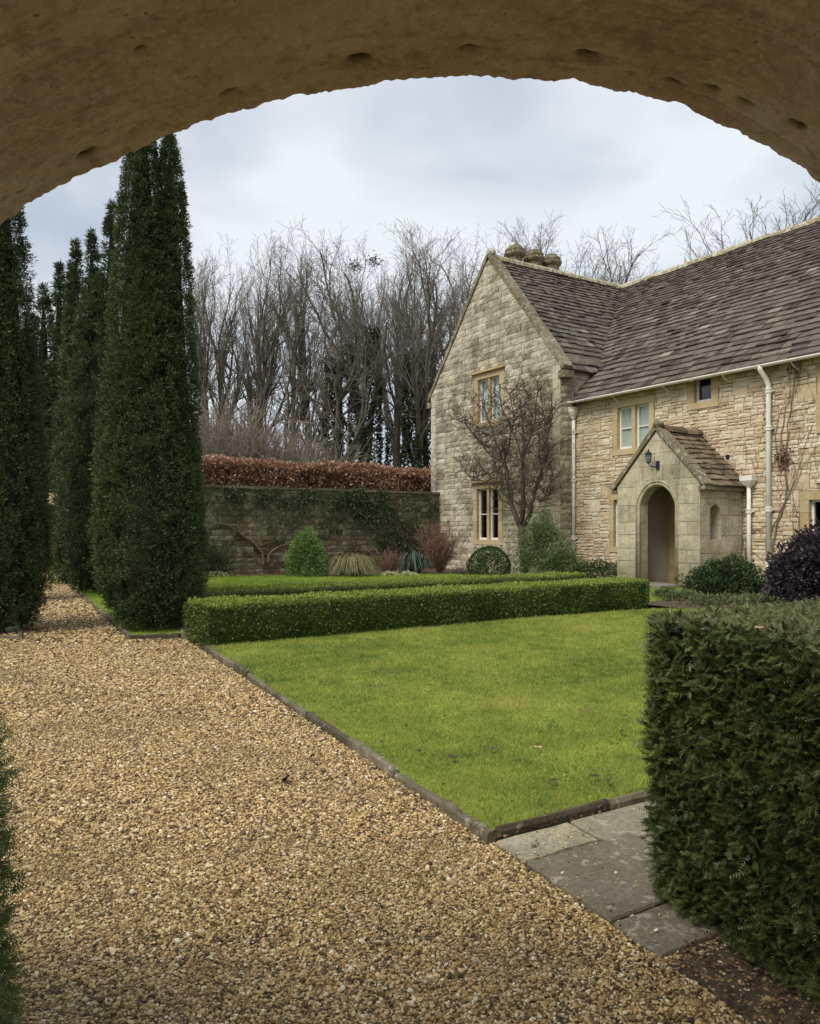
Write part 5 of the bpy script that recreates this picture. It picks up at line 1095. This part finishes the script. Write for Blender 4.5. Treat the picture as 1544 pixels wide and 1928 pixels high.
for sd_, kw in enumerate([dict(spread=.40, n1=12, trunk_h=.30), dict(spread=.48, n1=11, trunk_h=.38), dict(spread=.38, n1=13, trunk_h=.30), dict(spread=.58, n1=10, trunk_h=.26), dict(spread=.45, n1=12, trunk_h=.42)]):
    th_, tn_ = grow(40 + sd_, 18.0, .42, n2=7, n3=5, n4=4, rmin=.0095, up=.75, **kw); zm = float(np.percentile([q[5] for q in tn_], 99.3)); variants.append((tree_mesh('trunk', th_, 6), tree_mesh('crown', tn_, 3), zm))
for a, c, _ in variants: a.materials.append(M['bark_green']); c.materials.append(M['bark'])
tree_specs = [  # u, depth, top v, variant, ivy height, girth, label
    (352, 47, 492, 2, 0, .8, 'bare tree partly behind the largest yew'), (398, 45, 482, 0, 0, 1.0, 'first bare tree clear of the yews, thin forked trunk'), (432, 50, 474, 4, 0, .9, 'slender bare tree rising behind the brown brush'),
    (470, 46, 486, 1, 0, 1.0, 'bare tree with dense dark twigs high in the crown'), (506, 51, 466, 2, 0, .9, 'upright bare tree in the middle of the left brush'), (548, 45, 478, 3, 2.5, 1.0, 'bare tree with wide-spreading lower limbs'),
    (590, 49, 468, 0, 2.0, .9, 'bare tree just left of the thick ivy trunk'), (628, 42, 476, 3, 5.3, 1.75, 'forking bare tree with the thickest ivy-clad trunk'), (668, 50, 462, 4, 5.0, .8, 'thin leaning bare tree with ivy, right of the thickest trunk'),
    (701, 43, 446, 1, 6.2, 1.25, 'tall straight bare tree wrapped in ivy holding a nest'), (740, 50, 450, 2, 4.2, .9, 'slim bare tree between two ivy-clad trunks'), (776, 43, 438, 0, 5.6, 1.25, 'tall bare tree with round crown and ivy base'),
    (806, 46, 446, 4, 6.0, 1.2, 'ivy-clad bare tree beside the gable corner'), (868, 52, 446, 1, 0, 1, 'bare tree crown showing left of the gable peak'), (930, 56, 440, 3, 0, 1, 'bare tree crown behind the gable peak'),
    (990, 58, 446, 0, 0, 1.2, 'bare tree crown behind the chimney pots'), (1062, 62, 468, 1, 0, 1.1, 'bare tree crown over the cross ridge'), (1128, 62, 476, 1, 0, 1.1, 'bare tree crown where the two ridges meet'), (1440, 44, 384, 1, 0, 1.6, 'bare tree behind the near end of the roof ridge'), (1520, 44, 350, 0, 0, 1.6, 'bare tree behind the ridge at the right edge')]
def ivy_cloud(n, fn, L, W, mat, par, name='ivy', **kw):
    C, N_ = fn(n); V, Fc, T = leaves(C, N_ + rng.normal(size=C.shape) * .5 + [0, 0, -.2], L * rng.lognormal(0, .25, len(C)), W, N=N_); return np_mesh(name, V, Fc, T, mat, par, **kw)
for (u, d, vt, vi, iv, gth, lb) in tree_specs:
    iv *= 1.6; vt -= 12 if d > 50 and u > 800 else 0
    x = (u - CX) / F * d; H_ = EYE + (HV - vt) / F * d; s = H_ / variants[vi][2]; sw = .88; t = thing('bare_tree', lb, 'tree', (x, d, 0), rng.uniform(0, 6.28), 'bare winter trees behind the wall')
    for me, nm in zip(variants[vi][:2], ('trunk', 'crown')):
        o = bpy.data.objects.new(nm, me); COL.objects.link(o); o.parent = t; o.scale = (s * sw * (gth ** .5), s * sw * (gth ** .5), s)
    if iv:
        rr = .30 * s * gth ** .5
        def fn(n):
            z = rng.random(n) ** .9 * iv * 1.25; th_ = rng.uniform(0, 6.28, n); R_ = (rr * (1 - z / iv * .25) + .10 + .10 * vnoise(np.column_stack([th_, z, z * 0]), 2)) * (.6 + .4 * rng.random(n)) ** .5
            fade = np.clip((iv * 1.25 - z) / (iv * .4), 0, 1) * .14; R_ = R_ + fade * rng.random(n)
            me = variants[vi][0]; cx_ = 0
            return np.column_stack([R_ * np.cos(th_), R_ * np.sin(th_), z]), np.column_stack([np.cos(th_), np.sin(th_), 0 * z])
        ivy_cloud(int(1100 * iv * (rr + .2)), fn, .17, .13, 'treeivy', t)
# nests
for (u, v, d) in ((704, 492, 43), (668, 500, 43)):
    x = (u - CX) / F * d; z = EYE + (HV - v) / F * d; n_ = 90; C = rng.normal(size=(n_, 3)) * [.17, .17, .17]; V, Fc, T = leaves(C, rng.normal(size=(n_, 3)) * [1, 1, .3], .28, .03)
    o = np_mesh('bird_nest', V, Fc, T, 'bark_dark'); o.location = (x, d, z); tag(o, 'rook nest high in the bare crown, ' + ('the right one' if u == 704 else 'the smaller left one'), 'nest')
# brush: twiggy shrubs behind the hedge
def shrub_segs(seed, H, stems, spread, r=.02, sub=10, rmin=.009):
    R_ = np.random.default_rng(seed); segs = []
    for s in range(stems):
        a = R_.uniform(0, 6.28); d = np.array([cos(a) * spread * R_.random(), sin(a) * spread * R_.random(), 1.0]); d /= np.linalg.norm(d); p = np.array([cos(a), sin(a), 0]) * R_.uniform(0, .12) * H * .3; L = H * R_.uniform(.65, 1.05); pts = [p]; ds = []
        for i in range(5): d = d + R_.normal(size=3) * .08 + [0, 0, .04]; d /= np.linalg.norm(d); q = pts[-1] + d * L / 5; pts.append(q); ds.append(d)
        rad = [max(rmin, r * (1 - .17 * i)) for i in range(6)]
        for i in range(5): segs.append((*pts[i], *pts[i + 1], rad[i], rad[i + 1]))
        for k in range(sub):
            x = R_.uniform(1.0, 4.99); i = int(x); q = pts[i] + (pts[i + 1] - pts[i]) * (x - i); dd = ds[i] + R_.normal(size=3) * .38; dd /= np.linalg.norm(dd); l = H * R_.uniform(.12, .3); m_ = q + dd * l * .5; dd2 = dd + R_.normal(size=3) * .2 + [0, 0, .15]; e_ = m_ + dd2 / np.linalg.norm(dd2) * l * .5
            segs += [(*q, *m_, rmin * 1.2, rmin), (*m_, *e_, rmin, rmin * .6)]
            for _ in range(2): f2 = m_ + unit((dd + R_.normal(size=3) * .6)[None])[0] * l * .4; segs.append((*m_, *f2, rmin, rmin * .5))
    return segs
bm1 = [tree_mesh('stems', shrub_segs(90 + k, 5.0, 46, .6, .028, 14, .009), 3) for k in range(2)]
for m_ in bm1: m_.materials.append(M['twig'])
brush = [(352, 36, 6.0), (372, 38, 6.4), (400, 36, 7.3), (430, 38, 7.5), (458, 36, 7.0), (486, 38, 6.4), (512, 37, 5.6), (536, 37, 6.0), (560, 36, 6.0), (585, 38, 5.4), (600, 40, 5.2)]
names_ = ['against the largest yew', 'second from the largest yew', 'third from the yews, tall', 'tallest clump, behind the beech hedge', 'tall clump right of the tallest', 'thin clump in the middle', 'short clump in the middle', 'clump under the wide-spreading tree', 'second clump from the thick ivy trunk', 'low clump near the thick ivy trunk', 'lowest clump beside the thick ivy trunk']
for k, ((u, d, H_), nm) in enumerate(zip(brush, names_)):
    t = thing('twiggy_shrub', 'bare tan brushwood, ' + nm, 'shrub', ((u - CX) / F * d, d, 0), rng.uniform(0, 6.28), 'bare brushwood behind the beech hedge'); o = bpy.data.objects.new('stems', bm1[k % 2]); COL.objects.link(o); o.parent = t; s = H_ / 5.2; o.scale = (s, s, s)

# ------------------------------------------------------------------ tree against the gable
x, y = H2W(*( lambda p: (p[0], GY - 1.0))(on_front(985, 1070, GY - 1.0)))
ft = thing('fruit_tree', 'gnarled leafless fruit tree spreading against the gable wall', 'tree', (x, y, 0))
def local_plane(pts, par_x, par_y, base):
    out = []
    for (u, v, dy) in pts:
        a, z = on_front(u, v, GY - 1.0 + dy); w = H2W(a, GY - 1.0 + dy); out.append((w[0] - base[0], w[1] - base[1], z))
    return out
limbs = [([(987, 1085, 0), (985, 1040, 0), (983, 1000, 0), (978, 975, 0)], .13, .105), ([(980, 990, 0), (968, 962, 0), (958, 930, .1), (956, 890, .1), (945, 862, .1), (930, 845, .2), (905, 832, .2)], .085, .022), ([(983, 985, 0), (985, 950, -.1), (984, 900, -.1), (986, 850, -.1), (984, 800, 0), (980, 755, 0)], .085, .02),
         ([(986, 990, 0), (1000, 960, 0), (1006, 925, .1), (1018, 893, .1), (1026, 866, .1), (1014, 858, .1)], .08, .04), ([(1026, 868, .1), (1030, 840, .1), (1026, 800, .2), (1022, 760, .2)], .035, .012), ([(956, 895, .1), (950, 870, 0), (958, 830, 0), (968, 790, .1), (960, 740, .2)], .04, .012), ([(960, 950, .1), (942, 940, .1), (935, 905, .1), (915, 890, .2)], .03, .012), ([(985, 860, -.1), (1000, 820, 0), (1008, 780, 0), (1012, 730, 0)], .03, .012), ([(950, 872, .1), (925, 858, .2), (900, 828, .2), (880, 800, .3), (862, 790, .3)], .04, .012), ([(945, 862, .1), (930, 820, .2), (915, 780, .2), (905, 745, .3)], .035, .012), ([(938, 918, .1), (915, 905, .2), (890, 900, .3), (868, 885, .3)], .028, .012), ([(985, 880, -.1), (970, 820, -.2), (948, 780, -.2), (940, 730, -.1)], .035, .012), ([(1022, 850, .1), (1035, 810, .1), (1040, 770, .2)], .025, .012), ([(1005, 930, .1), (1018, 945, 0), (1030, 925, 0), (1040, 905, 0)], .025, .01)]
mb = MB(); fsegs = []; R_ = np.random.default_rng(5)
for pts, r0, r1 in limbs:
    P3 = local_plane(pts, 0, 0, (x, y)); n = len(P3); fine = []
    for i in range(n - 1):
        for k in range(3): f_ = k / 3; fine.append(np.array(P3[i]) * (1 - f_) + np.array(P3[i + 1]) * f_ + R_.normal(size=3) * .018)
    fine.append(np.array(P3[-1])); mb.tube(fine, [r0 + (r1 - r0) * i / (len(fine) - 1) for i in range(len(fine))], 7)
    if r0 > .1: continue
    for i in range(3, len(fine)):
        for _ in range(2):
            q = fine[i]; dd = R_.normal(size=3) * [.8, .8, .45] + [0, 0, .5]; dd /= np.linalg.norm(dd); l = R_.uniform(.5, 1.3); p = q; rr = .017
            for s_ in range(4):
                dd = dd + R_.normal(size=3) * .28 + [0, 0, .12]; dd /= np.linalg.norm(dd); p2 = p + dd * l / 4; fsegs.append((*p, *p2, rr, rr * .75)); 
                for _2 in range(3):
                    e_ = unit((dd + R_.normal(size=3) * .8)[None])[0]; p3 = p2 + e_ * R_.uniform(.1, .38); fsegs.append((*p2, *p3, rr * .6, .004)); 
                    for _3 in range(1): fsegs.append((*p3, *(p3 + unit((e_ + R_.normal(size=3) * .7)[None])[0] * R_.uniform(.05, .2)), .005, .003))
                p = p2; rr *= .75
mb.build('trunk', 'bark_dark', ft, smooth=True); V, Fc, T = tubes_np(fsegs, 3); np_mesh('branches', V, Fc, T, 'bark_dark', ft)

# ------------------------------------------------------------------ shrubs and border plants
def bush(name, label, u, v, w, h, mat, n, L, W, cone=0.0, cat_='shrub', up=.3, fill=.25, flat_=.8, stem='bark_dark', amp=.18, group=None, zb=.0):
    x, y = ground(u, v); t = thing(name, label, cat_, (x, y, 0), group=group); U = unit(rng.normal(size=(n, 3))); U[:, 2] = rng.uniform(-.45, 1, n); hh_ = np.sqrt(1 - U[:, 2] ** 2) / (np.hypot(U[:, 0], U[:, 1]) + 1e-6); U[:, 0] *= hh_; U[:, 1] *= hh_; inn_ = rng.random(n) < .22; rr = np.where(inn_, rng.uniform(.45, .8, n), 1) * (1 - fill * rng.random(n) ** 2) * (1 + (vnoise(U * 2 + n % 17, 1.8) - .5) * amp * 2 + (vnoise(U * 2, 5) - .5) * amp)
    z = U[:, 2] * rr; zz = np.clip((z + .45) / 1.45, 0.02, None); wsc = 1 - cone * np.clip(zz, 0, 1)
    C = np.column_stack([U[:, 0] * rr * w / 2 * wsc, U[:, 1] * rr * w / 2 * flat_ * wsc, zz * h + zb]); D = U + rng.normal(size=C.shape) * .6 + [0, 0, up]
    T = np.clip(rng.normal(.45, .22, n) + (rr - .9) * .8, 0, 1); V, Fc, T = leaves(C, D, L * rng.lognormal(0, .25, n), W, T); np_mesh('foliage', V, Fc, T, mat, t)  # inner leaves tinted darker, standing for shade inside the bush
    mb = MB()
    for k in range(7): a = rng.uniform(0, 6.28); mb.tube([(cos(a) * .04, sin(a) * .04, 0), (cos(a) * w * .15, sin(a) * w * .12, h * .35), (cos(a) * w * .3 * (1 - cone), sin(a) * w * .22 * (1 - cone), h * .7)], [.015, .011, .006], 5)
    mb.build('stems', stem, t); return t
def blades(name, label, u, v, w, h, mat, n, wd, cat_='plant', arch=.9):
    x, y = ground(u, v); t = thing(name, label, cat_, (x, y, 0)); a = rng.uniform(0, 6.28, n); r0 = rng.random(n) * w * .2; l = h * rng.uniform(.7, 1.3, n); sp = rng.uniform(.15, 1, n) * w / 2
    hor = np.column_stack([np.cos(a), np.sin(a), 0 * a]); B0 = hor * r0[:, None]; M1 = B0 + hor * (sp * .62)[:, None] + np.column_stack([0 * a, 0 * a, l * (.86 - .35 * sp / w)]); E = B0 + hor * (sp * 1.1)[:, None] + np.column_stack([0 * a, 0 * a, np.maximum(.03, l * (1 - arch * sp / w * 2.1))])
    S = np.column_stack([-np.sin(a), np.cos(a), 0 * a]) * wd; V = np.stack([B0 - S, B0 + S, M1 + S, M1 - S, E], 1).reshape(-1, 3); k = np.arange(n)[:, None] * 5; Fc = np.concatenate([k + [[0, 1, 2]], k + [[0, 2, 3]], k + [[3, 2, 4]]])
    np_mesh('leaves', V, Fc, np.repeat(rng.random(n), 5), mat, t, kind='stuff'); return t
def twigs(name, label, u, v, H_, spread, mat, stems=40, leafm=None, nleaf=0):
    x, y = ground(u, v); t = thing(name, label, 'shrub', (x, y, 0)); sg = shrub_segs(int(u), H_, stems, spread, .010, 8, .0045); V, Fc, T = tubes_np(sg, 3); np_mesh('stems', V, Fc, T, mat, t)
    if nleaf: S = np.array(sg); k = rng.integers(0, len(S), nleaf); C = S[k, 3:6]; V, Fc, T = leaves(C, rng.normal(size=C.shape), .05, .025); np_mesh('foliage', V, Fc, T, leafm, t)
bush('evergreen_shrub', 'bright green egg-shaped shrub in front of the garden wall', 577, 1087, 1.30, 1.42, 'bush', 6500, .07, .04, cone=.3, flat_=.9)
blades('grass_clump', 'straw coloured arching grassy mound right of the bright shrub', 662, 1086, 1.5, .68, 'straw', 2200, .009)
twigs('red_shrub', 'low red-brown twiggy shrub in the middle of the wall bed', 728, 1084, .85, 1.0, 'redtwig', 45, 'rosy', 500)
blades('strap_plant', 'dark sword-leaved plant before the wall end', 778, 1080, 1.7, .75, 'strappy', 110, .018, arch=1.2)
twigs('red_shrub', 'larger russet shrub at the corner of wall and house', 828, 1081, 1.55, .75, 'redtwig', 85, 'rosy', 1300)
bush('box_ball', 'dark green clipped box ball under the lower gable window', 921, 1084, 1.35, .92, 'boxball', 6500, .045, .028, fill=.08, amp=.05, flat_=1)
bush('variegated_shrub', 'loose silvery green shrub at the foot of the fruit tree', 1022, 1090, 2.0, 1.95, 'varieg', 8000, .065, .032, cone=.55, amp=.35, fill=.5)
bush('variegated_shrub', 'smaller grey-green shrub spreading left of the far downpipe', 1055, 1093, 1.6, 1.0, 'varieg', 4000, .06, .03, cone=.3, amp=.35, fill=.4)
bush('low_shrub', 'low dark foliage under the wall left of the porch', 1125, 1095, 1.6, .55, 'dark_leaf', 3000, .06, .035, amp=.3)
bush('low_shrub', 'low leafy clump close to the porch left corner', 1180, 1098, 1.2, .42, 'cover', 1800, .05, .03, amp=.3)
bush('heather', 'small purple heather beside the box ball', 878, 1084, .9, .28, 'purple', 1200, .03, .012)
bush('evergreen_shrub', 'dark leafy shrub at the foot of the porch side wall', 1368, 1122, 1.70, .76, 'dark_leaf', 6500, .075, .036, cone=.1, amp=.3)
bush('purple_shrub', 'big dark purple shrub at the right edge by the house', 1532, 1140, 1.75, 1.30, 'purple', 20000, .065, .042, cone=.1, amp=.3, fill=.35)
bush('small_bush', 'small green bush beside the far path near the gate', 122, 1100, .8, 1.15, 'box', 3500, .05, .03, cone=.1)
bush('low_shrub', 'leafy climber foot at the left part of the garden wall', 405, 1086, 1.0, 1.0, 'ivy', 1500, .06, .04, amp=.4, fill=.6)
for (u, v, w, lb) in ((1285, 1133, .9, 'pale ground cover clump by the porch step'), (1350, 1142, 1.1, 'grey-green ground cover below the dark shrub'), (1435, 1140, 1.2, 'ground cover between the dark and purple shrubs'), (1255, 1126, .5, 'little clump touching the porch pier')):
    bush('cover_plant', lb, u, v, w, .2, 'cover', 1400, .045, .026, amp=.4)
for (u, w, lb) in ((370, .6, 'leftmost primrose clump below the wall'), (408, .7, 'pale primrose clump by the climber foot'), (735, .5, 'tiny pale clump under the red shrub'), (770, .5, 'tiny pale clump under the sword-leaved plant')):
    bush('primrose', lb, u, 1087, w, .16, 'whiteflower', 350, .05, .04, cat_='flower', group='primroses below the wall')
# leaf litter along the wall bed
n = 1500; hx = rng.uniform(-13.0, -11.5, n); hy = rng.uniform(-14, -.8, n); W_ = np.array([H2W(a, b_) for a, b_ in zip(hx, hy)]); C = np.column_stack([W_, rng.uniform(.02, .12, n)])
V, Fc, T = leaves(C, rng.normal(size=(n, 3)) * [1, 1, .5], .07, .04); np_mesh('leaf_litter', V, Fc, T, 'dryleaf', kind='stuff', label='dead leaves and low growth along the wall bed')

n = 3500; xx = rng.uniform(.75, 1.8, n); yy = rng.uniform(1.9, 2.9, n); k = inpoly(xx, yy, bedp); C = np.column_stack([xx[k], yy[k], rng.uniform(.012, .03, k.sum())]); V, Fc, T = leaves(C, rng.normal(size=C.shape) * [1, 1, .35], .018 * rng.lognormal(0, .4, len(C)), .008); np_mesh('hedge_litter', V, Fc, T, 'dryleaf', kind='stuff', label='brown needles and crumbs under the near yew hedge')
n = 1600; xx = rng.uniform(5.0, 12, n); yy = rng.uniform(13.5, 21, n); k = inpoly(xx, yy, [ground(1215, 1141), ground(1330, 1153), ground(1700, 1160), H2W(3, -.1), H2W(-0.7, -.1), H2W(-0.7, -1.9)]); C = np.column_stack([xx[k], yy[k], rng.uniform(.045, .09, k.sum())]); V, Fc, T = leaves(C, rng.normal(size=C.shape) * [1, 1, .5], .06, .035); np_mesh('bed_litter', V, Fc, T, 'dryleaf', kind='stuff', label='dead leaves over the soil beside the porch')
# climbers on the garden wall
def wallp(u, v, o=.05): y, z = on_side(u, v, GWX + o); return (GWX + o, y, z)
cl, CO = hthing('climber', 'bare espaliered climber spread on the left of the garden wall', 'climbing plant', GWX, on_side(495, 1060, GWX)[0])
for pts, r in (([(497, 1068), (494, 1040), (478, 1022), (450, 1003), (430, 988), (400, 985)], .045), ([(500, 1065), (488, 1060), (465, 1038), (452, 1028), (420, 1030)], .022), ([(503, 1062), (505, 1045), (520, 1030), (545, 1022), (570, 1010)], .035), ([(508, 1070), (518, 1055), (512, 1040), (498, 1032), (480, 1034)], .02), ([(452, 1003), (448, 985), (440, 965), (432, 960)], .018), ([(432, 967), (470, 968), (490, 969)], .014), ([(478, 1000), (480, 985), (492, 974), (520, 974), (545, 978)], .015), ([(520, 1015), (540, 1002), (560, 990)], .013), ([(478, 970), (485, 985), (492, 1005)], .012), ([(430, 988), (415, 975), (405, 950)], .011), ([(440, 965), (436, 945), (450, 930)], .010)):
    mb = MB(); P3 = [wallp(u, v, .05 + r) for u, v in pts]; fine = []
    for i in range(len(P3) - 1):
        for k in range(3): f_ = k / 3; fine.append(np.array(P3[i]) * (1 - f_) + np.array(P3[i + 1]) * f_ + rng.normal(size=3) * [.005, .015, .015])
    fine.append(np.array(P3[-1])); mb.tube(fine, [r * (1 - .5 * i / len(fine)) for i in range(len(fine))], 6); mb.build('stem', 'vine', cl, CO, smooth=True)
def ivy_on_wall(n, regions, label):
    t, o_ = hthing('ivy', label, 'climbing plant', GWX, on_side(700, 950, GWX)[0]); Cs = []
    for (u, v, su, sv, k) in regions:
        uu, vv_ = rng.normal(u, su, k), rng.normal(v, sv, k); m_ = vv_ > 918
        Cs += [wallp(a, b_, abs(rng.normal(.05, .06)) + .02) for a, b_ in zip(uu[m_], vv_[m_])]
    C = np.array([c for c in Cs if c[1] < GY - .05 and c[2] > .05]); N_ = np.tile([1.0, -.1, 0], (len(C), 1)); kk = vnoise(C, 2.2) + rng.normal(0, .12, len(C)) > .42; C, N_ = C[kk], N_[kk]
    V, Fc, T = leaves(C, rng.normal(size=C.shape) * [.5, 1, 1] + [0.4, 0, -.5], .075 * rng.lognormal(0, .3, len(C)), .055, N=N_); np_mesh('foliage', V, Fc, T, 'ivy', t, o_)
    sg = []
    for _ in range(700):
        k = rng.integers(0, len(C)); p = C[k].copy(); p[0] = GWX + .03
        for s_ in range(5): q = p + np.array([rng.normal(0, .004), rng.normal(0, .12), -abs(rng.normal(0.12, .1))]); sg.append((*p, *q, .007, .008)); p = q
    V, Fc, T = tubes_np(sg, 3); np_mesh('stems', V, Fc, T, 'vine', t, o_)
ivy_on_wall(0, [(620, 960, 90, 25, 1400), (760, 1040, 40, 20, 700), (690, 945, 28, 18, 2600), (640, 935, 40, 10, 1200), (560, 935, 55, 9, 900), (480, 935, 45, 10, 550), (720, 975, 40, 22, 1000), (770, 990, 35, 28, 1100), (745, 1015, 45, 20, 600), (420, 930, 30, 12, 350), (800, 975, 15, 30, 500), (400, 1040, 8, 20, 120)], 'patchy dark ivy over the top and right of the garden wall')

# vines on the wing wall
def fp_(u, v, o=.03): a, z = on_front(u, v, -o); return (a, -o, z)
vn, VO = hthing('wall_vine', 'bare creeper stems climbing the wall right of the near downpipe', 'climbing plant', on_front(1460, 1090)[0], 0)
for pts, r in (([(1452, 1040), (1465, 980), (1478, 940), (1482, 900), (1478, 860), (1484, 800), (1492, 750), (1496, 700), (1492, 675)], .022), ([(1478, 862), (1470, 820), (1478, 780), (1488, 740), (1484, 690)], .016), ([(1453, 1000), (1475, 950), (1500, 900), (1512, 850), (1530, 800)], .012), ([(1454, 880), (1462, 855), (1460, 820), (1466, 780), (1490, 735)], .012), ([(1500, 1030), (1502, 980), (1492, 930), (1510, 880), (1536, 840)], .008), ([(1496, 740), (1508, 700), (1505, 672)], .010), ([(1415, 1000), (1430, 996), (1442, 992)], .014), ([(1415, 1040), (1432, 1048), (1440, 1060)], .010)):
    mb = MB(); P3 = [np.array(fp_(u, v, .03 + r)) for u, v in pts]; fine = []
    for i in range(len(P3) - 1):
        for k in range(4): f_ = k / 4; fine.append(P3[i] * (1 - f_) + P3[i + 1] * f_ + rng.normal(size=3) * [.012, .004, .012])
    fine.append(P3[-1]); mb.tube(fine, [r * (1 - .5 * i / len(fine)) for i in range(len(fine))], 5); mb.build('stem', 'vine', vn, VO)
C = np.array([fp_(u, v, .08) for u, v in zip(np.concatenate([rng.normal(1473, 8, 170), rng.normal(1447, 6, 90), rng.normal(1494, 9, 70)]), np.concatenate([rng.normal(862, 12, 170), rng.normal(785, 30, 90), rng.normal(690, 15, 70)]))])
V, Fc, T = leaves(C, rng.normal(size=C.shape), .07, .045); np_mesh('dry_leaves', V, Fc, T, 'dryleaf', vn, VO)
sg = []
for (u, v) in ((1395, 880), (1400, 830), (1412, 860), (1420, 845)):
    p = np.array(fp_(u, v, .05)); 
    for s_ in range(6): q = p + np.array([rng.normal(.02, .03), rng.normal(0, .004), -.08]); sg.append((*p, *q, .006, .007)); p = q
for _ in range(60):
    u, v = rng.uniform(1465, 1540), rng.uniform(690, 1000); p = np.array(fp_(u, v, .02))
    for s_ in range(4): q = p + np.array([rng.normal(0, .06), 0, -abs(rng.normal(.12, .04))]); sg.append((*p, *q, .0035, .004)); p = q
for _ in range(40):
    u, v = rng.uniform(1385, 1408), rng.uniform(930, 1060); p = np.array(fp_(u, v, .05))
    for s_ in range(4): q = p + np.array([rng.normal(0, .05), 0, -abs(rng.normal(.1, .04))]); sg.append((*p, *q, .004, .005)); p = q
V, Fc, T = tubes_np(sg, 3); np_mesh('tendrils', V, Fc, T, 'vine', vn, VO)

# ------------------------------------------------------------------ fallen leaves
def fallen(u, v, s, mat, lab, z=.07, crumple=.35, grp=None):
    x, y = ground(u, v, z); a = rng.uniform(0, 6.28); mb = MB(); n = 9; vs = [(0, 0, .004)]
    for k in range(n): q = 2 * pi * k / n; r = s * (.9 if k % 2 else .6) * rng.uniform(.8, 1.15); vs.append((r * cos(q) * 1.3, r * sin(q) * .8, rng.uniform(0, crumple) * s))
    mb.add(vs, [(0, 1 + k, 1 + (k + 1) % n) for k in range(n)], rng.random()); o = mb.build('fallen_leaf', mat); o.location = (x, y, z); o.rotation_euler = (0, 0, a); tag(o, lab, 'leaf', grp)
fallen(536, 1473, .050, 'blackleaf', 'black curled leaf lying alone in the middle of the gravel', .012, .9)
fallen(606, 1392, .035, 'paleleaf', 'pale pink leaf on the gravel beside the kerb', .012); fallen(1014, 1407, .028, 'paleleaf', 'pale pink leaf on the front lawn')
fallen(1432, 1183, .020, 'paleleaf', 'pale orange leaf on top of the near yew hedge', 1.09)
LEAFLAB = {(841, 1280): 'dead leaf left of the close pair high in the front lawn', (934, 1281): 'upper leaf of the close pair high in the front lawn', (950, 1290): 'lower leaf of the close pair high in the front lawn', (1174, 1348): 'dark leaf near the yew hedge, a little below the right lawn middle', (1172, 1378): 'dark leaf below another one, near the yew hedge', (852, 1426): 'dead leaf in the lower middle of the front lawn', (928, 1410): 'dead leaf left of the pale pink leaf on the lawn', (1034, 1476): 'right leaf of the pair near the lawn end by the flagstones', (1040, 1470): 'upper leaf of the pair near the lawn end by the flagstones', (1145, 1470): 'dead leaf above the end kerb close to the yew hedge', (1120, 1462): 'dead leaf just left of the one close to the yew hedge end', (632, 1352): 'reddish leaf beside the long kerb on the lawn', (605, 1284): 'dead leaf on the left of the lawn, near the kerb middle', (788, 1414): 'dead leaf halfway between the kerb and the pale pink leaf', (1182, 1313): 'highest dead leaf beside the yew hedge edge on the lawn', (718, 1398): 'dead leaf near the kerb in the lower left of the lawn'}
for (u, v) in ((841, 1280), (934, 1281), (950, 1290), (1174, 1348), (1172, 1378), (852, 1426), (928, 1410), (1034, 1476), (1040, 1470), (1145, 1470), (1120, 1462), (632, 1352), (605, 1284), (788, 1414), (1182, 1313), (718, 1398)):
    fallen(u, v, rng.uniform(.022, .036), 'deadleaf', LEAFLAB[(u, v)], .070, grp='dead leaves in the lawn')
n = 420; yy = rng.uniform(3.8, 14, n); xx = rng.uniform(-2.5, 6, n); k = inpoly(xx, yy, front_lawn); C = np.column_stack([xx[k], yy[k], np.full(k.sum(), .062)]); V, Fc, T = leaves(C, rng.normal(size=C.shape) * [1, 1, .2], .022 * rng.lognormal(0, .4, len(C)), .014); np_mesh('lawn_litter', V, Fc, T, 'dryleaf', kind='stuff', label='tiny dead leaf scraps in the lawn')
n = 260; s_ = rng.random(n) * 1.6; C = np.column_stack([np.array([KA + Bd * (a + .02) - wdir * rng.uniform(-.06, .03) for a in s_]), np.full(n, .02)])
n2 = 260; k0 = rng.random(n2) * np.linalg.norm(KB - KA); C2 = np.column_stack([np.array([KA + Pd * a - Bd * abs(rng.normal(.03, .09)) for a in k0]), np.full(n2, .015)])
C = np.concatenate([C, C2]); V, Fc, T = leaves(C, rng.normal(size=C.shape) * [1, 1, .3], .022, .014); np_mesh('leaf_crumbs', V, Fc, T, 'dryleaf', kind='stuff', label='brown leaf crumbs caught along the kerbs')
# larger pale stones in the soil under the near hedge
for (u, v, s, lb) in ((1445, 1888, .02, 'whitish pebble in the soil under the near hedge'), (1310, 1895, .016, 'cream pebble at the front edge of the gravel'), (1360, 1895, .014, 'greyish pebble near the hedge foot')):
    x, y = ground(u, v); o = bpy.data.objects.new('loose_pebble', pebble_mesh(0)); COL.objects.link(o); o.location = (x, y, s * .5); o.scale = (s, s, s); tag(o, lb, 'stone')
